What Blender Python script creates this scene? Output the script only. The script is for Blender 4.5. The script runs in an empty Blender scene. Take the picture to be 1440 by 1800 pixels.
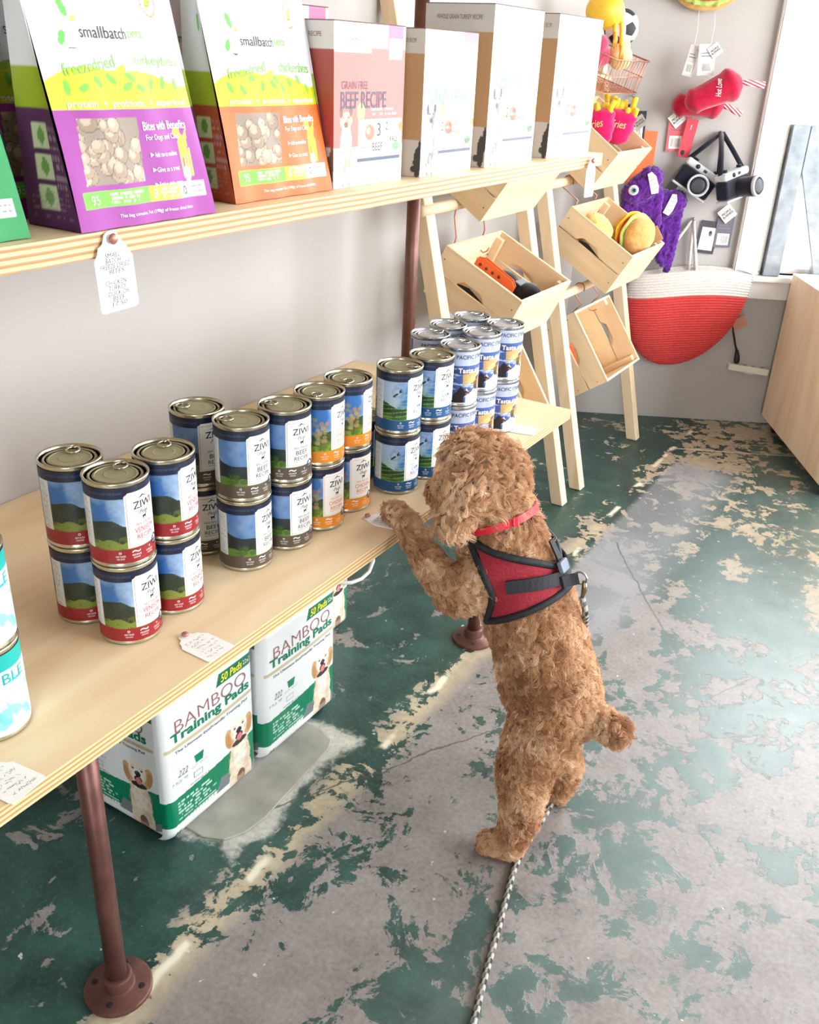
import bpy, bmesh, math, random
import numpy as np
from mathutils import Vector, Matrix
from mathutils.bvhtree import BVHTree
from mathutils.kdtree import KDTree

random.seed(7); RNG = np.random.default_rng(7)
scene = bpy.context.scene
COL = scene.collection
PI = math.pi

def S(r, g, b):
    f = lambda c: (c/255/12.92) if c/255 <= .04045 else ((c/255+.055)/1.055)**2.4
    return (f(r), f(g), f(b))

# ------------------------------------------------------------------ camera
cam_d = bpy.data.cameras.new('camera'); cam = bpy.data.objects.new('camera', cam_d); COL.objects.link(cam)
cam_d.sensor_fit = 'HORIZONTAL'; cam_d.sensor_width = 36; cam_d.lens = 1625.43/1440*36
cam_d.clip_start = .02; cam_d.clip_end = 200
heading, pitch, roll = -.53005, .45784, .0470
fw = Vector((math.sin(heading)*math.cos(pitch), math.cos(heading)*math.cos(pitch), -math.sin(pitch)))
rt0 = Vector((math.cos(heading), -math.sin(heading), 0)); up0 = rt0.cross(fw)
rt = rt0*math.cos(roll)+up0*math.sin(roll); up = up0*math.cos(roll)-rt0*math.sin(roll)
mw = Matrix.Identity(4)
for i in range(3):
    mw[i][0] = rt[i]; mw[i][1] = up[i]; mw[i][2] = -fw[i]
mw.translation = Vector((1.1819, -1.7359, 1.1428))
cam.matrix_world = mw
scene.camera = cam

# ------------------------------------------------------------------ world, daylight and exposure
world = bpy.data.worlds.new('overcast_sky'); scene.world = world; world.use_nodes = True
wn = world.node_tree.nodes; wl = world.node_tree.links
bg = wn['Background']; bg.inputs['Color'].default_value = (.90, .955, 1.0, 1); bg.inputs['Strength'].default_value = 13.0
vs = scene.view_settings
vs.view_transform = 'Standard'; vs.look = 'None'; vs.gamma = 1; vs.use_curve_mapping = False
vs.exposure = 0.22
scene.cycles.max_bounces = 5; scene.cycles.diffuse_bounces = 4; scene.cycles.glossy_bounces = 2; scene.cycles.transparent_max_bounces = 6; scene.cycles.adaptive_threshold = .09; scene.cycles.adaptive_min_samples = 16; scene.cycles.caustics_reflective = False
scene.cycles.sample_clamp_indirect = 8

# the angled wall beyond the shelves: B(s, z, off) = point s metres along it, off metres in front of it
BA = math.radians(28)
BD = Vector((math.cos(BA), math.sin(BA), 0)); BN = Vector((math.sin(BA), -math.cos(BA), 0)); B0 = Vector((.373, 1.502, 0))
def B(s, z, off=0.0): return B0 + BD*s + BN*off + Vector((0, 0, z))
S0 = -.4224; S1 = 2.35
def portal(name, centre, normal, w, h):
    l = bpy.data.lights.new(name, 'AREA'); l.shape = 'RECTANGLE'; l.size = w; l.size_y = h; l.cycles.is_portal = True
    o = bpy.data.objects.new(name, l); COL.objects.link(o); o.location = centre
    o.rotation_euler = Vector(normal).to_track_quat('-Z', 'Z').to_euler()
portal('window_daylight', B(1.16, 1.5, -.04), BN, 1.9, 1.9)
RX = 3.3
portal('storefront_daylight', Vector((RX+.08, .6, 1.45)), Vector((-1, 0, 0)), 3.0, 2.1)

portal('added_door_daylight', Vector((2.0, -3.38, 1.1)), Vector((0, 1, 0)), .86, 2.1)  # daylight of the unseen rear doorway, added to brighten the angled wall

# ------------------------------------------------------------------ materials
MC = {}
def new_mat(name):
    m = bpy.data.materials.new(name); m.use_nodes = True
    return m, m.node_tree.nodes, m.node_tree.links, m.node_tree.nodes['Principled BSDF']
def mat(name, col, rough=.5, metal=0., var=0., vs_=20., bump=0., bs=80., spec=.5, stretch=None, coat=0., sheen=0., alpha=None):
    if name in MC: return MC[name]
    m, n, l, p = new_mat(name)
    p.inputs['Base Color'].default_value = (*col, 1); p.inputs['Roughness'].default_value = rough
    p.inputs['Metallic'].default_value = metal; p.inputs['Specular IOR Level'].default_value = spec
    p.inputs['Coat Weight'].default_value = coat
    if sheen: p.inputs['Sheen Weight'].default_value = sheen
    if var or bump:
        tc = n.new('ShaderNodeTexCoord'); mp = n.new('ShaderNodeMapping'); l.new(tc.outputs['Object'], mp.inputs['Vector'])
        if stretch: mp.inputs['Scale'].default_value = stretch
    if var:
        nz = n.new('ShaderNodeTexNoise'); nz.inputs['Scale'].default_value = vs_; nz.inputs['Detail'].default_value = 5
        l.new(mp.outputs[0], nz.inputs['Vector'])
        r = n.new('ShaderNodeValToRGB'); r.color_ramp.elements[0].position = .3; r.color_ramp.elements[1].position = .7
        r.color_ramp.elements[0].color = (*[c*(1-var) for c in col], 1); r.color_ramp.elements[1].color = (*[min(1, c*(1+var*.6)) for c in col], 1)
        l.new(nz.outputs['Fac'], r.inputs[0]); l.new(r.outputs[0], p.inputs['Base Color'])
    if bump:
        nb = n.new('ShaderNodeTexNoise'); nb.inputs['Scale'].default_value = bs; nb.inputs['Detail'].default_value = 4
        l.new(mp.outputs[0], nb.inputs['Vector'])
        b = n.new('ShaderNodeBump'); b.inputs['Strength'].default_value = bump; b.inputs['Distance'].default_value = .002
        l.new(nb.outputs['Fac'], b.inputs['Height']); l.new(b.outputs[0], p.inputs['Normal'])
    MC[name] = m
    return m
def print_mat(name, rough=.45, coat=0., metal=0., bump=0., bs=40.):
    if name in MC: return MC[name]
    m, n, l, p = new_mat(name)
    a = n.new('ShaderNodeAttribute'); a.attribute_name = 'Col'
    l.new(a.outputs['Color'], p.inputs['Base Color']); p.inputs['Roughness'].default_value = rough
    p.inputs['Coat Weight'].default_value = coat; p.inputs['Metallic'].default_value = metal
    if bump:
        tc = n.new('ShaderNodeTexCoord'); nb = n.new('ShaderNodeTexNoise'); nb.inputs['Scale'].default_value = bs; nb.inputs['Detail'].default_value = 3
        l.new(tc.outputs['Object'], nb.inputs['Vector']); b = n.new('ShaderNodeBump'); b.inputs['Strength'].default_value = bump; b.inputs['Distance'].default_value = .004
        l.new(nb.outputs['Fac'], b.inputs['Height']); l.new(b.outputs[0], p.inputs['Normal'])
    MC[name] = m
    return m
def wood(name, col, dark, axis=1, scale=1., rough=.5, lines=14.):
    """pale plywood or pine: stretched grain along one axis of the object"""
    if name in MC: return MC[name]
    m, n, l, p = new_mat(name)
    tc = n.new('ShaderNodeTexCoord'); mp = n.new('ShaderNodeMapping'); l.new(tc.outputs['Object'], mp.inputs['Vector'])
    sc = [lines*scale]*3; sc[axis] = 1.1*scale; mp.inputs['Scale'].default_value = sc
    nz = n.new('ShaderNodeTexNoise'); nz.inputs['Scale'].default_value = 1.4; nz.inputs['Detail'].default_value = 6; nz.inputs['Distortion'].default_value = 1.2
    l.new(mp.outputs[0], nz.inputs['Vector'])
    r = n.new('ShaderNodeValToRGB'); r.color_ramp.elements[0].position = .28; r.color_ramp.elements[1].position = .62
    r.color_ramp.elements[0].color = (*dark, 1); r.color_ramp.elements[1].color = (*col, 1)
    l.new(nz.outputs['Fac'], r.inputs[0]); l.new(r.outputs[0], p.inputs['Base Color']); p.inputs['Roughness'].default_value = rough
    p.inputs['Specular IOR Level'].default_value = .35
    MC[name] = m
    return m
def ply_edge(name):
    if name in MC: return MC[name]
    m, n, l, p = new_mat(name)
    tc = n.new('ShaderNodeTexCoord'); sx = n.new('ShaderNodeSeparateXYZ'); l.new(tc.outputs['Object'], sx.inputs[0])
    nz = n.new('ShaderNodeTexNoise'); nz.inputs['Scale'].default_value = 9; nz.inputs['Detail'].default_value = 5; l.new(tc.outputs['Object'], nz.inputs['Vector'])
    ma = n.new('ShaderNodeMath'); ma.operation = 'MULTIPLY_ADD'; l.new(nz.outputs['Fac'], ma.inputs[0]); ma.inputs[1].default_value = .0022; l.new(sx.outputs[2], ma.inputs[2])
    mm = n.new('ShaderNodeMath'); mm.operation = 'MULTIPLY'; l.new(ma.outputs[0], mm.inputs[0]); mm.inputs[1].default_value = 1/.0058
    fr = n.new('ShaderNodeMath'); fr.operation = 'FRACT'; l.new(mm.outputs[0], fr.inputs[0])
    r = n.new('ShaderNodeValToRGB'); e = r.color_ramp.elements
    e[0].position = .0; e[0].color = (*S(226, 196, 150), 1); e[1].position = .42; e[1].color = (*S(214, 178, 128), 1)
    a = e.new(.52); a.color = (*S(168, 122, 78), 1); b = e.new(.86); b.color = (*S(182, 138, 92), 1); c = e.new(.95); c.color = (*S(226, 196, 150), 1)
    l.new(fr.outputs[0], r.inputs[0]); l.new(r.outputs[0], p.inputs['Base Color']); p.inputs['Roughness'].default_value = .6
    MC[name] = m
    return m

# ------------------------------------------------------------------ object helpers
def put(o, parent=None):
    COL.objects.link(o)
    if parent is not None: o.parent = parent
    return o
def empty(name, loc=(0, 0, 0)):
    o = bpy.data.objects.new(name, None); o.empty_display_size = .05; COL.objects.link(o); o.location = loc; return o
def tag(o, label=None, cat=None, group=None, kind=None):
    if label: o['label'] = label
    if cat: o['category'] = cat
    if group: o['group'] = group
    if kind: o['kind'] = kind
    return o
def obj(name, verts, faces, material=None, parent=None, smooth=False):
    me = bpy.data.meshes.new(name); me.from_pydata([tuple(v) for v in verts], [], faces); me.update()
    if smooth: me.polygons.foreach_set('use_smooth', [True]*len(me.polygons))
    o = bpy.data.objects.new(name, me); put(o, parent)
    if material:
        for mm in (material if isinstance(material, (list, tuple)) else [material]): me.materials.append(mm)
    return o
def bmobj(name, bm, material=None, parent=None, smooth=False):
    me = bpy.data.meshes.new(name); bmesh.ops.recalc_face_normals(bm, faces=bm.faces); bm.to_mesh(me); bm.free()
    if smooth: me.polygons.foreach_set('use_smooth', [True]*len(me.polygons))
    o = bpy.data.objects.new(name, me); put(o, parent)
    if material:
        for mm in (material if isinstance(material, (list, tuple)) else [material]): me.materials.append(mm)
    return o
def box_bm(lo, hi, bev=0., seg=2, M=None):
    bm = bmesh.new(); bmesh.ops.create_cube(bm, size=1)
    lo = Vector(lo); hi = Vector(hi)
    for v in bm.verts: v.co = Vector([(lo[i]+hi[i])/2+v.co[i]*(hi[i]-lo[i]) for i in range(3)])
    if bev: bmesh.ops.bevel(bm, geom=bm.edges[:], offset=bev, segments=seg, affect='EDGES', profile=.5)
    if M is not None: bm.transform(M)
    return bm
def box(name, lo, hi, material, parent=None, bev=0., M=None, seg=2):
    return bmobj(name, box_bm(lo, hi, bev, seg, M), material, parent)
def tube(name, pts, r, material, parent=None, n=10, closed=False, caps=True):
    pts = [Vector(p) for p in pts]; rs = r if isinstance(r, (list, tuple)) else [r]*len(pts)
    V = []; F = []; N = len(pts)
    t0 = (pts[1]-pts[0]).normalized(); a = t0.orthogonal().normalized()
    for i, p in enumerate(pts):
        if closed: t = (pts[(i+1) % N]-pts[i-1]).normalized()
        else: t = (pts[min(i+1, N-1)]-pts[max(i-1, 0)]).normalized()
        a = (a-t*a.dot(t)).normalized(); b = t.cross(a)
        for k in range(n):
            th = 2*PI*k/n; V.append(p+(a*math.cos(th)+b*math.sin(th))*rs[i])
    for i in range(N if closed else N-1):
        for k in range(n):
            j = (i+1) % N
            F.append((i*n+k, i*n+(k+1) % n, j*n+(k+1) % n, j*n+k))
    if caps and not closed:
        F.append(tuple(range(n-1, -1, -1))); F.append(tuple((N-1)*n+k for k in range(n)))
    o = obj(name, V, F, material, parent, smooth=True)
    return o
def lathe_data(prof, n=32):
    V = []; F = []
    for r, z in prof:
        for k in range(n):
            th = 2*PI*k/n; V.append((r*math.cos(th), r*math.sin(th), z))
    for i in range(len(prof)-1):
        for k in range(n): F.append((i*n+k, i*n+(k+1) % n, (i+1)*n+(k+1) % n, (i+1)*n+k))
    return V, F
def lathe(name, prof, material, parent=None, n=32, M=None, smooth=True, sharp=None, cap=True):
    V, F = lathe_data(prof, n)
    if cap and prof[0][0] > 1e-6: F.append(tuple(range(n-1, -1, -1)))
    if cap and prof[-1][0] > 1e-6: F.append(tuple((len(prof)-1)*n+k for k in range(n)))
    if M is not None: V = [M @ Vector(v) for v in V]
    o = obj(name, V, F, material, parent, smooth)
    if smooth and sharp is not None: o.data.set_sharp_from_angle(angle=math.radians(sharp))
    return o
def extrude_poly(name, pts2, mapfn, thick, material, parent=None, bev=0.):
    """pts2 outline; mapfn(u, v, w) -> 3-D; w from 0 to thick"""
    n = len(pts2); V = [mapfn(u, v, 0) for u, v in pts2]+[mapfn(u, v, thick) for u, v in pts2]
    bm = bmesh.new(); vs2 = [bm.verts.new(v) for v in V]
    bm.faces.new(vs2[:n][::-1]); bm.faces.new(vs2[n:])
    for i in range(n): bm.faces.new((vs2[i], vs2[(i+1) % n], vs2[n+(i+1) % n], vs2[n+i]))
    if bev: bmesh.ops.bevel(bm, geom=bm.edges[:], offset=bev, segments=1, affect='EDGES')
    bmesh.ops.triangulate(bm, faces=[f for f in bm.faces if len(f.verts) > 4])
    return bmobj(name, bm, material, parent)
def blob(name, caps, voxel, material, parent=None, smooth=6, disp=None, sub=3):
    """one continuous skin round chains of (p0, r0, p1, r1) or ellipsoids (centre, (rx, ry, rz), rotation)"""
    bm = bmesh.new()
    for c in caps:
        if len(c) == 4:
            p0, r0, p1, r1 = Vector(c[0]), c[1], Vector(c[2]), c[3]
            L = (p1-p0).length; k = max(2, int(L/(min(r0, r1)*.35))+1)
            for i in range(k+1):
                t = i/k; bmesh.ops.create_icosphere(bm, subdivisions=2, radius=r0+(r1-r0)*t, matrix=Matrix.Translation(p0.lerp(p1, t)))
        else:
            ce, rr, R = c; mm = Matrix.Translation(ce) @ (R.to_4x4() if R is not None else Matrix.Identity(4)) @ Matrix.Diagonal((*rr, 1))
            bmesh.ops.create_icosphere(bm, subdivisions=sub, radius=1, matrix=mm)
    me = bpy.data.meshes.new('tmp'); bm.to_mesh(me); bm.free()
    t = bpy.data.objects.new('tmp', me); COL.objects.link(t)
    r = t.modifiers.new('r', 'REMESH'); r.mode = 'VOXEL'; r.voxel_size = voxel; r.use_smooth_shade = True
    s = t.modifiers.new('s', 'SMOOTH'); s.factor = .5; s.iterations = smooth
    dg = bpy.context.evaluated_depsgraph_get(); me2 = bpy.data.meshes.new_from_object(t.evaluated_get(dg))
    bpy.data.objects.remove(t); bpy.data.meshes.remove(me)
    me2.name = name
    if disp:
        amp, sc = disp; from mathutils import noise as nz
        for v in me2.vertices:
            v.co = v.co + v.normal*amp*nz.fractal(v.co*sc, .8, 2.1, 3)
    me2.polygons.foreach_set('use_smooth', [True]*len(me2.polygons))
    me2.materials.clear()
    if material: me2.materials.append(material)
    o = bpy.data.objects.new(name, me2); put(o, parent)
    return o

# ---- printed surfaces: a fine grid with a colour per point, drawn by code
def fbm(U, V, sc, seed=0, octv=4):
    out = np.zeros_like(U); amp = 1; tot = 0
    for k in range(octv):
        r = np.random.default_rng(seed*31+k); T = r.random((64, 64)); x = U*sc*2**k; y = V*sc*2**k
        xi = np.floor(x).astype(int); yi = np.floor(y).astype(int); fx = x-xi; fy = y-yi; fx = fx*fx*(3-2*fx); fy = fy*fy*(3-2*fy)
        g = lambda a, b: T[a % 64, b % 64]
        out += amp*((g(xi, yi)*(1-fx)+g(xi+1, yi)*fx)*(1-fy)+(g(xi, yi+1)*(1-fx)+g(xi+1, yi+1)*fx)*fy); tot += amp; amp *= .5
    return out/tot
class Art:
    """w x h metres, x to the right, y up; resolution in metres"""
    def __init__(s, w, h, res, col):
        s.w, s.h = w, h; s.nu = max(2, int(round(w/res))); s.nv = max(2, int(round(h/res)))
        s.x, s.y = np.meshgrid(np.linspace(0, w, s.nu+1), np.linspace(0, h, s.nv+1)); s.c = np.zeros(s.x.shape+(3,)); s.c[:] = col
    def fill(s, m, col, a=1.):
        m = np.clip(m.astype(float), 0, 1)*a
        s.c = s.c*(1-m[..., None])+np.asarray(col)*m[..., None]
    def rect(s, x0, y0, x1, y1, col, a=1.): s.fill((s.x >= x0) & (s.x <= x1) & (s.y >= y0) & (s.y <= y1), col, a)
    def ell(s, cx, cy, rx, ry, col, rot=0., a=1., soft=0.):
        dx = s.x-cx; dy = s.y-cy; c, q = math.cos(rot), math.sin(rot); d = ((dx*c+dy*q)/rx)**2+((-dx*q+dy*c)/ry)**2
        s.fill(np.clip((1-d)/soft, 0, 1) if soft else d <= 1, col, a)
    def poly(s, pts, col, a=1.):
        m = np.zeros(s.x.shape, bool); n = len(pts)
        for i in range(n):
            (x0, y0), (x1, y1) = pts[i], pts[(i+1) % n]
            if y0 == y1: continue
            m ^= ((y0 > s.y) != (y1 > s.y)) & (s.x < (x1-x0)*(s.y-y0)/(y1-y0)+x0)
        s.fill(m, col, a)
    def lines(s, x0, y0, x1, y1, n, col, a=.8, seed=0):
        """rows of fine print"""
        k = np.floor((s.y-y0)/(y1-y0)*n); f = (s.y-y0)/(y1-y0)*n-k
        r = np.random.default_rng(seed).random(n+1); kk = np.clip(k, 0, n-1).astype(int)
        g = fbm(s.x/(x1-x0), k, 22, seed, 2) > .42
        s.fill((s.x > x0) & (s.x < x0+(x1-x0)*(.7+.3*r[kk])) & (s.y > y0) & (s.y < y1) & (f > .25) & (f < .75) & g, col, a)
    def mesh(s, name, fn, material, parent=None):
        P = np.stack(fn(s.x, s.y), -1).reshape(-1, 3); a = s.nu+1
        i = (np.arange(s.nv)[:, None]*a+np.arange(s.nu)[None]).ravel(); F = np.stack([i, i+1, i+a+1, i+a], 1)
        me = bpy.data.meshes.new(name); me.vertices.add(len(P)); me.vertices.foreach_set('co', P.astype(np.float32).ravel())
        me.loops.add(F.size); me.loops.foreach_set('vertex_index', F.astype(np.int32).ravel())
        me.polygons.add(len(F)); me.polygons.foreach_set('loop_start', np.arange(0, F.size, 4, dtype=np.int32)); me.polygons.foreach_set('loop_total', np.full(len(F), 4, np.int32))
        me.update(calc_edges=True)
        at = me.color_attributes.new('Col', 'FLOAT_COLOR', 'POINT'); rgba = np.ones((len(P), 4), np.float32); rgba[:, :3] = s.c.reshape(-1, 3); at.data.foreach_set('color', rgba.ravel())
        me.polygons.foreach_set('use_smooth', [True]*len(F)); me.materials.append(material)
        o = bpy.data.objects.new(name, me); put(o, parent); return o
TXT = {}
def text2d(s, bold=0., shear=0.):
    k = (s, bold, shear)
    if k in TXT: return TXT[k]
    cu = bpy.data.curves.new('t', 'FONT'); cu.body = s; cu.size = 1; cu.offset = bold; cu.shear = shear; cu.align_x = 'CENTER'; cu.align_y = 'CENTER'
    cu.resolution_u = 3; cu.fill_mode = 'FRONT'
    o = bpy.data.objects.new('t', cu); me = o.to_mesh()
    v = np.array([tuple(a.co)[:2] for a in me.vertices]); f = [tuple(q.vertices) for q in me.polygons]
    o.to_mesh_clear(); bpy.data.objects.remove(o); bpy.data.curves.remove(cu)
    lo = v.min(0); hi = v.max(0); v = v-(lo+hi)/2
    TXT[k] = (v, f, hi-lo); return TXT[k]
class Ink:
    """lettering and small marks laid on a surface; fn(x, y) -> points just above it"""
    def __init__(s): s.V = []; s.F = []; s.M = []; s.mats = []
    def mi(s, m):
        if m not in s.mats: s.mats.append(m)
        return s.mats.index(m)
    def add(s, v2, faces, m):
        b = len(s.V); s.V += [tuple(a) for a in v2]; k = s.mi(m)
        for f in faces: s.F.append(tuple(b+i for i in f)); s.M.append(k)
    def text(s, t, cx, cy, m, width=None, height=None, bold=0., shear=0., rot=0.):
        v, f, sz = text2d(t, bold, shear)
        kx = width/sz[0] if width else None; ky = height/sz[1] if height else None
        kx = kx or ky; ky = ky or kx
        q = v*[kx, ky]; c, si = math.cos(rot), math.sin(rot)
        q = np.stack([q[:, 0]*c-q[:, 1]*si+cx, q[:, 0]*si+q[:, 1]*c+cy], 1); s.add(q, f, m)
    def poly(s, pts, m): s.add(pts, [tuple(range(len(pts)))], m)
    def rect(s, x0, y0, x1, y1, m, n=1):
        for i in range(n):
            a = x0+(x1-x0)*i/n; b = x0+(x1-x0)*(i+1)/n; s.poly([(a, y0), (b, y0), (b, y1), (a, y1)], m)
    def frame(s, x0, y0, x1, y1, w, m, n=6):
        s.rect(x0, y0, x1, y0+w, m, n); s.rect(x0, y1-w, x1, y1, m, n); s.rect(x0, y0+w, x0+w, y1-w, m); s.rect(x1-w, y0+w, x1, y1-w, m)
    def disc(s, cx, cy, r, m, ry=None, n=20): s.poly([(cx+r*math.cos(2*PI*k/n), cy+(ry or r)*math.sin(2*PI*k/n)) for k in range(n)], m)
    def ring(s, cx, cy, r0, r1, m, n=20):
        for k in range(n):
            a, b = 2*PI*k/n, 2*PI*(k+1)/n
            s.poly([(cx+r0*math.cos(a), cy+r0*math.sin(a)), (cx+r1*math.cos(a), cy+r1*math.sin(a)), (cx+r1*math.cos(b), cy+r1*math.sin(b)), (cx+r0*math.cos(b), cy+r0*math.sin(b))], m)
    def bars(s, x0, y0, x1, y1, m, seed=1):
        r = random.Random(seed); x = x0
        while x < x1:
            w = r.choice((.0004, .0007, .001)); s.rect(x, y0, min(x+w, x1), y1, m); x += w+r.choice((.0005, .0008))
    def script(s, x0, y0, x1, y1, rows, m, seed=1, w=.0005):
        """unreadable handwriting"""
        r = random.Random(seed)
        for k in range(rows):
            y = y1-(y1-y0)*(k+.5)/rows; h = (y1-y0)/rows*.32; x = x0+r.random()*(x1-x0)*.15; xe = x1-r.random()*(x1-x0)*.25
            while x < xe:
                dx = h*r.uniform(.5, .9); a = y+r.uniform(-h, h); b = y+r.uniform(-h, h)
                s.poly([(x, a-w/2), (x+dx, b-w/2), (x+dx, b+w/2), (x, a+w/2)], m); x += dx*(.6 if r.random() < .8 else 2.2)
    def build(s, name, fn, parent=None):
        if not s.V: return None
        v = np.array(s.V); P = np.stack(fn(v[:, 0], v[:, 1]), -1)
        o = obj(name, P.tolist(), s.F, s.mats, parent); o['kind'] = 'stuff'; o.data.polygons.foreach_set('material_index', s.M); return o
def copy_tree(o, parent=None):
    c = o.copy(); COL.objects.link(c); c.parent = parent
    for ch in o.children: copy_tree(ch, c)
    return c
def plane_map(o, ux, uy, lift=0.):
    o, ux, uy = Vector(o), Vector(ux).normalized(), Vector(uy).normalized(); nn = ux.cross(uy)*lift
    return lambda x, y: tuple(o[i]+ux[i]*x+uy[i]*y+nn[i]+0*x for i in range(3))

BLACK = mat('ink_black', S(28, 28, 32), .5); NAVY = mat('ink_navy', S(30, 38, 66), .5); WHITE_INK = mat('ink_white', S(240, 240, 236), .5)
WHITE_CARD = mat('white_card', S(244, 240, 234), .7); GREY_INK = mat('ink_grey', S(120, 120, 124), .6)
COPPER = mat('copper_wire', S(196, 128, 100), .35, .8); STEEL = mat('steel', S(170, 172, 174), .3, 1.)
PIPE = mat('iron_pipe', S(112, 74, 66), .42, .55, var=.3, vs_=30, bump=.15, bs=200)
# ================================================================== the room
def floor_material():
    m, n, l, p = new_mat('worn_painted_concrete')
    tc = n.new('ShaderNodeTexCoord'); P = tc.outputs['Object']
    def noise(sc, det=6, rough=.6, dist=0., vec=P):
        z = n.new('ShaderNodeTexNoise'); z.inputs['Scale'].default_value = sc; z.inputs['Detail'].default_value = det; z.inputs['Roughness'].default_value = rough; z.inputs['Distortion'].default_value = dist
        l.new(vec, z.inputs['Vector']); return z.outputs['Fac']
    def M(op, a, b=None, c=None):
        q = n.new('ShaderNodeMath'); q.operation = op
        for i, v in enumerate((a, b, c)):
            if v is None: continue
            if isinstance(v, (int, float)): q.inputs[i].default_value = v
            else: l.new(v, q.inputs[i])
        return q.outputs[0]
    def ramp(fac, stops):
        r = n.new('ShaderNodeValToRGB'); e = r.color_ramp.elements
        while len(e) < len(stops): e.new(.5)
        for k, (pos, c) in enumerate(stops):
            e[k].position = pos; e[k].color = (*(c if isinstance(c, tuple) else (c, c, c)), 1)
        l.new(fac, r.inputs[0]); return r.outputs[0]
    def mix(f, a, b):
        q = n.new('ShaderNodeMix'); q.data_type = 'RGBA'
        if isinstance(f, float): q.inputs[0].default_value = f
        else: l.new(f, q.inputs[0])
        for i, v in ((6, a), (7, b)):
            if isinstance(v, tuple): q.inputs[i].default_value = (*v, 1)
            else: l.new(v, q.inputs[i])
        return q.outputs[2]
    sx = n.new('ShaderNodeSeparateXYZ'); l.new(P, sx.inputs[0]); X, Y = sx.outputs[0], sx.outputs[1]
    chips = noise(11., 8, .70, .7); chips2 = noise(34., 5, .66, .5); big = noise(2.1, 3, .5, .3); fine = noise(120., 2, .6); mid = noise(14., 4, .6)
    st = n.new('ShaderNodeMapping'); st.inputs['Scale'].default_value = (1.0, .45, 1); st.inputs['Rotation'].default_value = (0, 0, .5); l.new(P, st.inputs[0])
    streak = noise(11., 6, .68, .4, st.outputs[0])
    wob = M('MULTIPLY_ADD', mid, .05, -.025)
    # how much paint has gone, by where people walk: little under the shelves, most beside the old wall line
    xs = M('MULTIPLY', M('ADD', X, wob), 1/1.7)
    bias = ramp(xs, [(0., .38), (.245, .40), (.275, .535), (.30, .575), (.36, .60), (.46, .55), (.58, .52), (.72, .575), (1., .60)])
    far = ramp(M('MULTIPLY_ADD', Y, .35, .5), [(.40, 0.), (.60, .075)])
    v = M('ADD', M('ADD', M('MULTIPLY', chips, .5), M('MULTIPLY', chips2, .22)), M('MULTIPLY', streak, .34))
    v = M('ADD', v, M('MULTIPLY_ADD', big, .24, -.12))
    v = M('ADD', v, M('MULTIPLY_ADD', bias, .62, -.345))
    v = M('ADD', v, M('MULTIPLY', far, ramp(M('MULTIPLY', X, 1/1.7), [(.25, 1.), (.31, .0)]))); v = M('ADD', v, M('MULTIPLY', far, -.6))
    worn = ramp(v, [(.500, 0.), (.516, 1.)])
    paint = ramp(mid, [(.3, S(20, 50, 45)), (.7, S(44, 84, 75))])
    paint = mix(M('MULTIPLY', ramp(fine, [(.5, 0.), (.75, 1.)]), .35), paint, S(78, 114, 104))
    paint = mix(M('MULTIPLY', ramp(M('MULTIPLY', X, 1/1.7), [(.36, 0.), (.62, 1.)]), ramp(chips, [(.35, .30), (.65, .62)])), paint, S(134, 146, 142))  # paler to the right: thin worn paint, with some glare mixed into the colour
    conc = ramp(M('ADD', M('MULTIPLY', mid, .5), M('MULTIPLY', fine, .5)), [(.3, S(112, 103, 98)), (.7, S(154, 146, 141))])
    beige = ramp(chips2, [(.3, S(168, 150, 120)), (.7, S(206, 190, 158))])
    # screed line of the old wall, along the shelves, with plaster left in it
    d = M('ABSOLUTE', M('ADD', M('SUBTRACT', X, .478), M('MULTIPLY_ADD', noise(3., 4, .6), .07, -.035)))
    near_line = ramp(d, [(.0, 1.), (.018, .8), (.045, 0.)])
    beige_f = M('MULTIPLY', M('MAXIMUM', near_line, ramp(M('MULTIPLY_ADD', Y, .35, .5), [(.55, 0.), (.75, .85)])), .9)
    conc = mix(beige_f, conc, beige)
    col = mix(worn, paint, conc)
    smooth = M('MULTIPLY', ramp(M('MULTIPLY', X, 1/1.7), [(.295, 0.), (.305, 1.), (.39, 1.), (.44, 0.)]), ramp(M('MULTIPLY_ADD', Y, .35, .5), [(.45, 0.), (.53, 1.), (.87, 1.), (.9, 0.)]))
    smooth = M('MULTIPLY', smooth, ramp(big, [(.4, .55), (.6, .9)]))
    col = mix(smooth, col, S(150, 152, 156))
    plaster = M('MULTIPLY', ramp(d, [(.0, 1.), (.0045, .9), (.009, 0.)]), ramp(noise(9., 3, .5), [(.5, 0.), (.56, 1.)]))
    spots = M('MULTIPLY', ramp(noise(48., 3, .5), [(.715, 0.), (.735, 1.)]), .8)
    col = mix(spots, col, S(206, 204, 190))
    col = mix(plaster, col, S(232, 224, 200))
    # mortar smeared round the cement patch
    rx = M('SUBTRACT', M('ABSOLUTE', M('SUBTRACT', X, .20)), .20); ry = M('SUBTRACT', M('ABSOLUTE', M('ADD', Y, .782)), .142)
    dr_ = M('ADD', M('MAXIMUM', rx, ry), M('ADD', M('MULTIPLY_ADD', noise(11., 5, .7), .11, -.055), M('MULTIPLY_ADD', noise(45., 4, .6), .03, -.015)))
    col = mix(M('MULTIPLY', ramp(dr_, [(.022, 1.), (.040, 0.)]), ramp(fine, [(.3, .75), (.6, 1.)])), col, ramp(mid, [(.3, S(176, 172, 162)), (.7, S(222, 218, 206))]))
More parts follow.
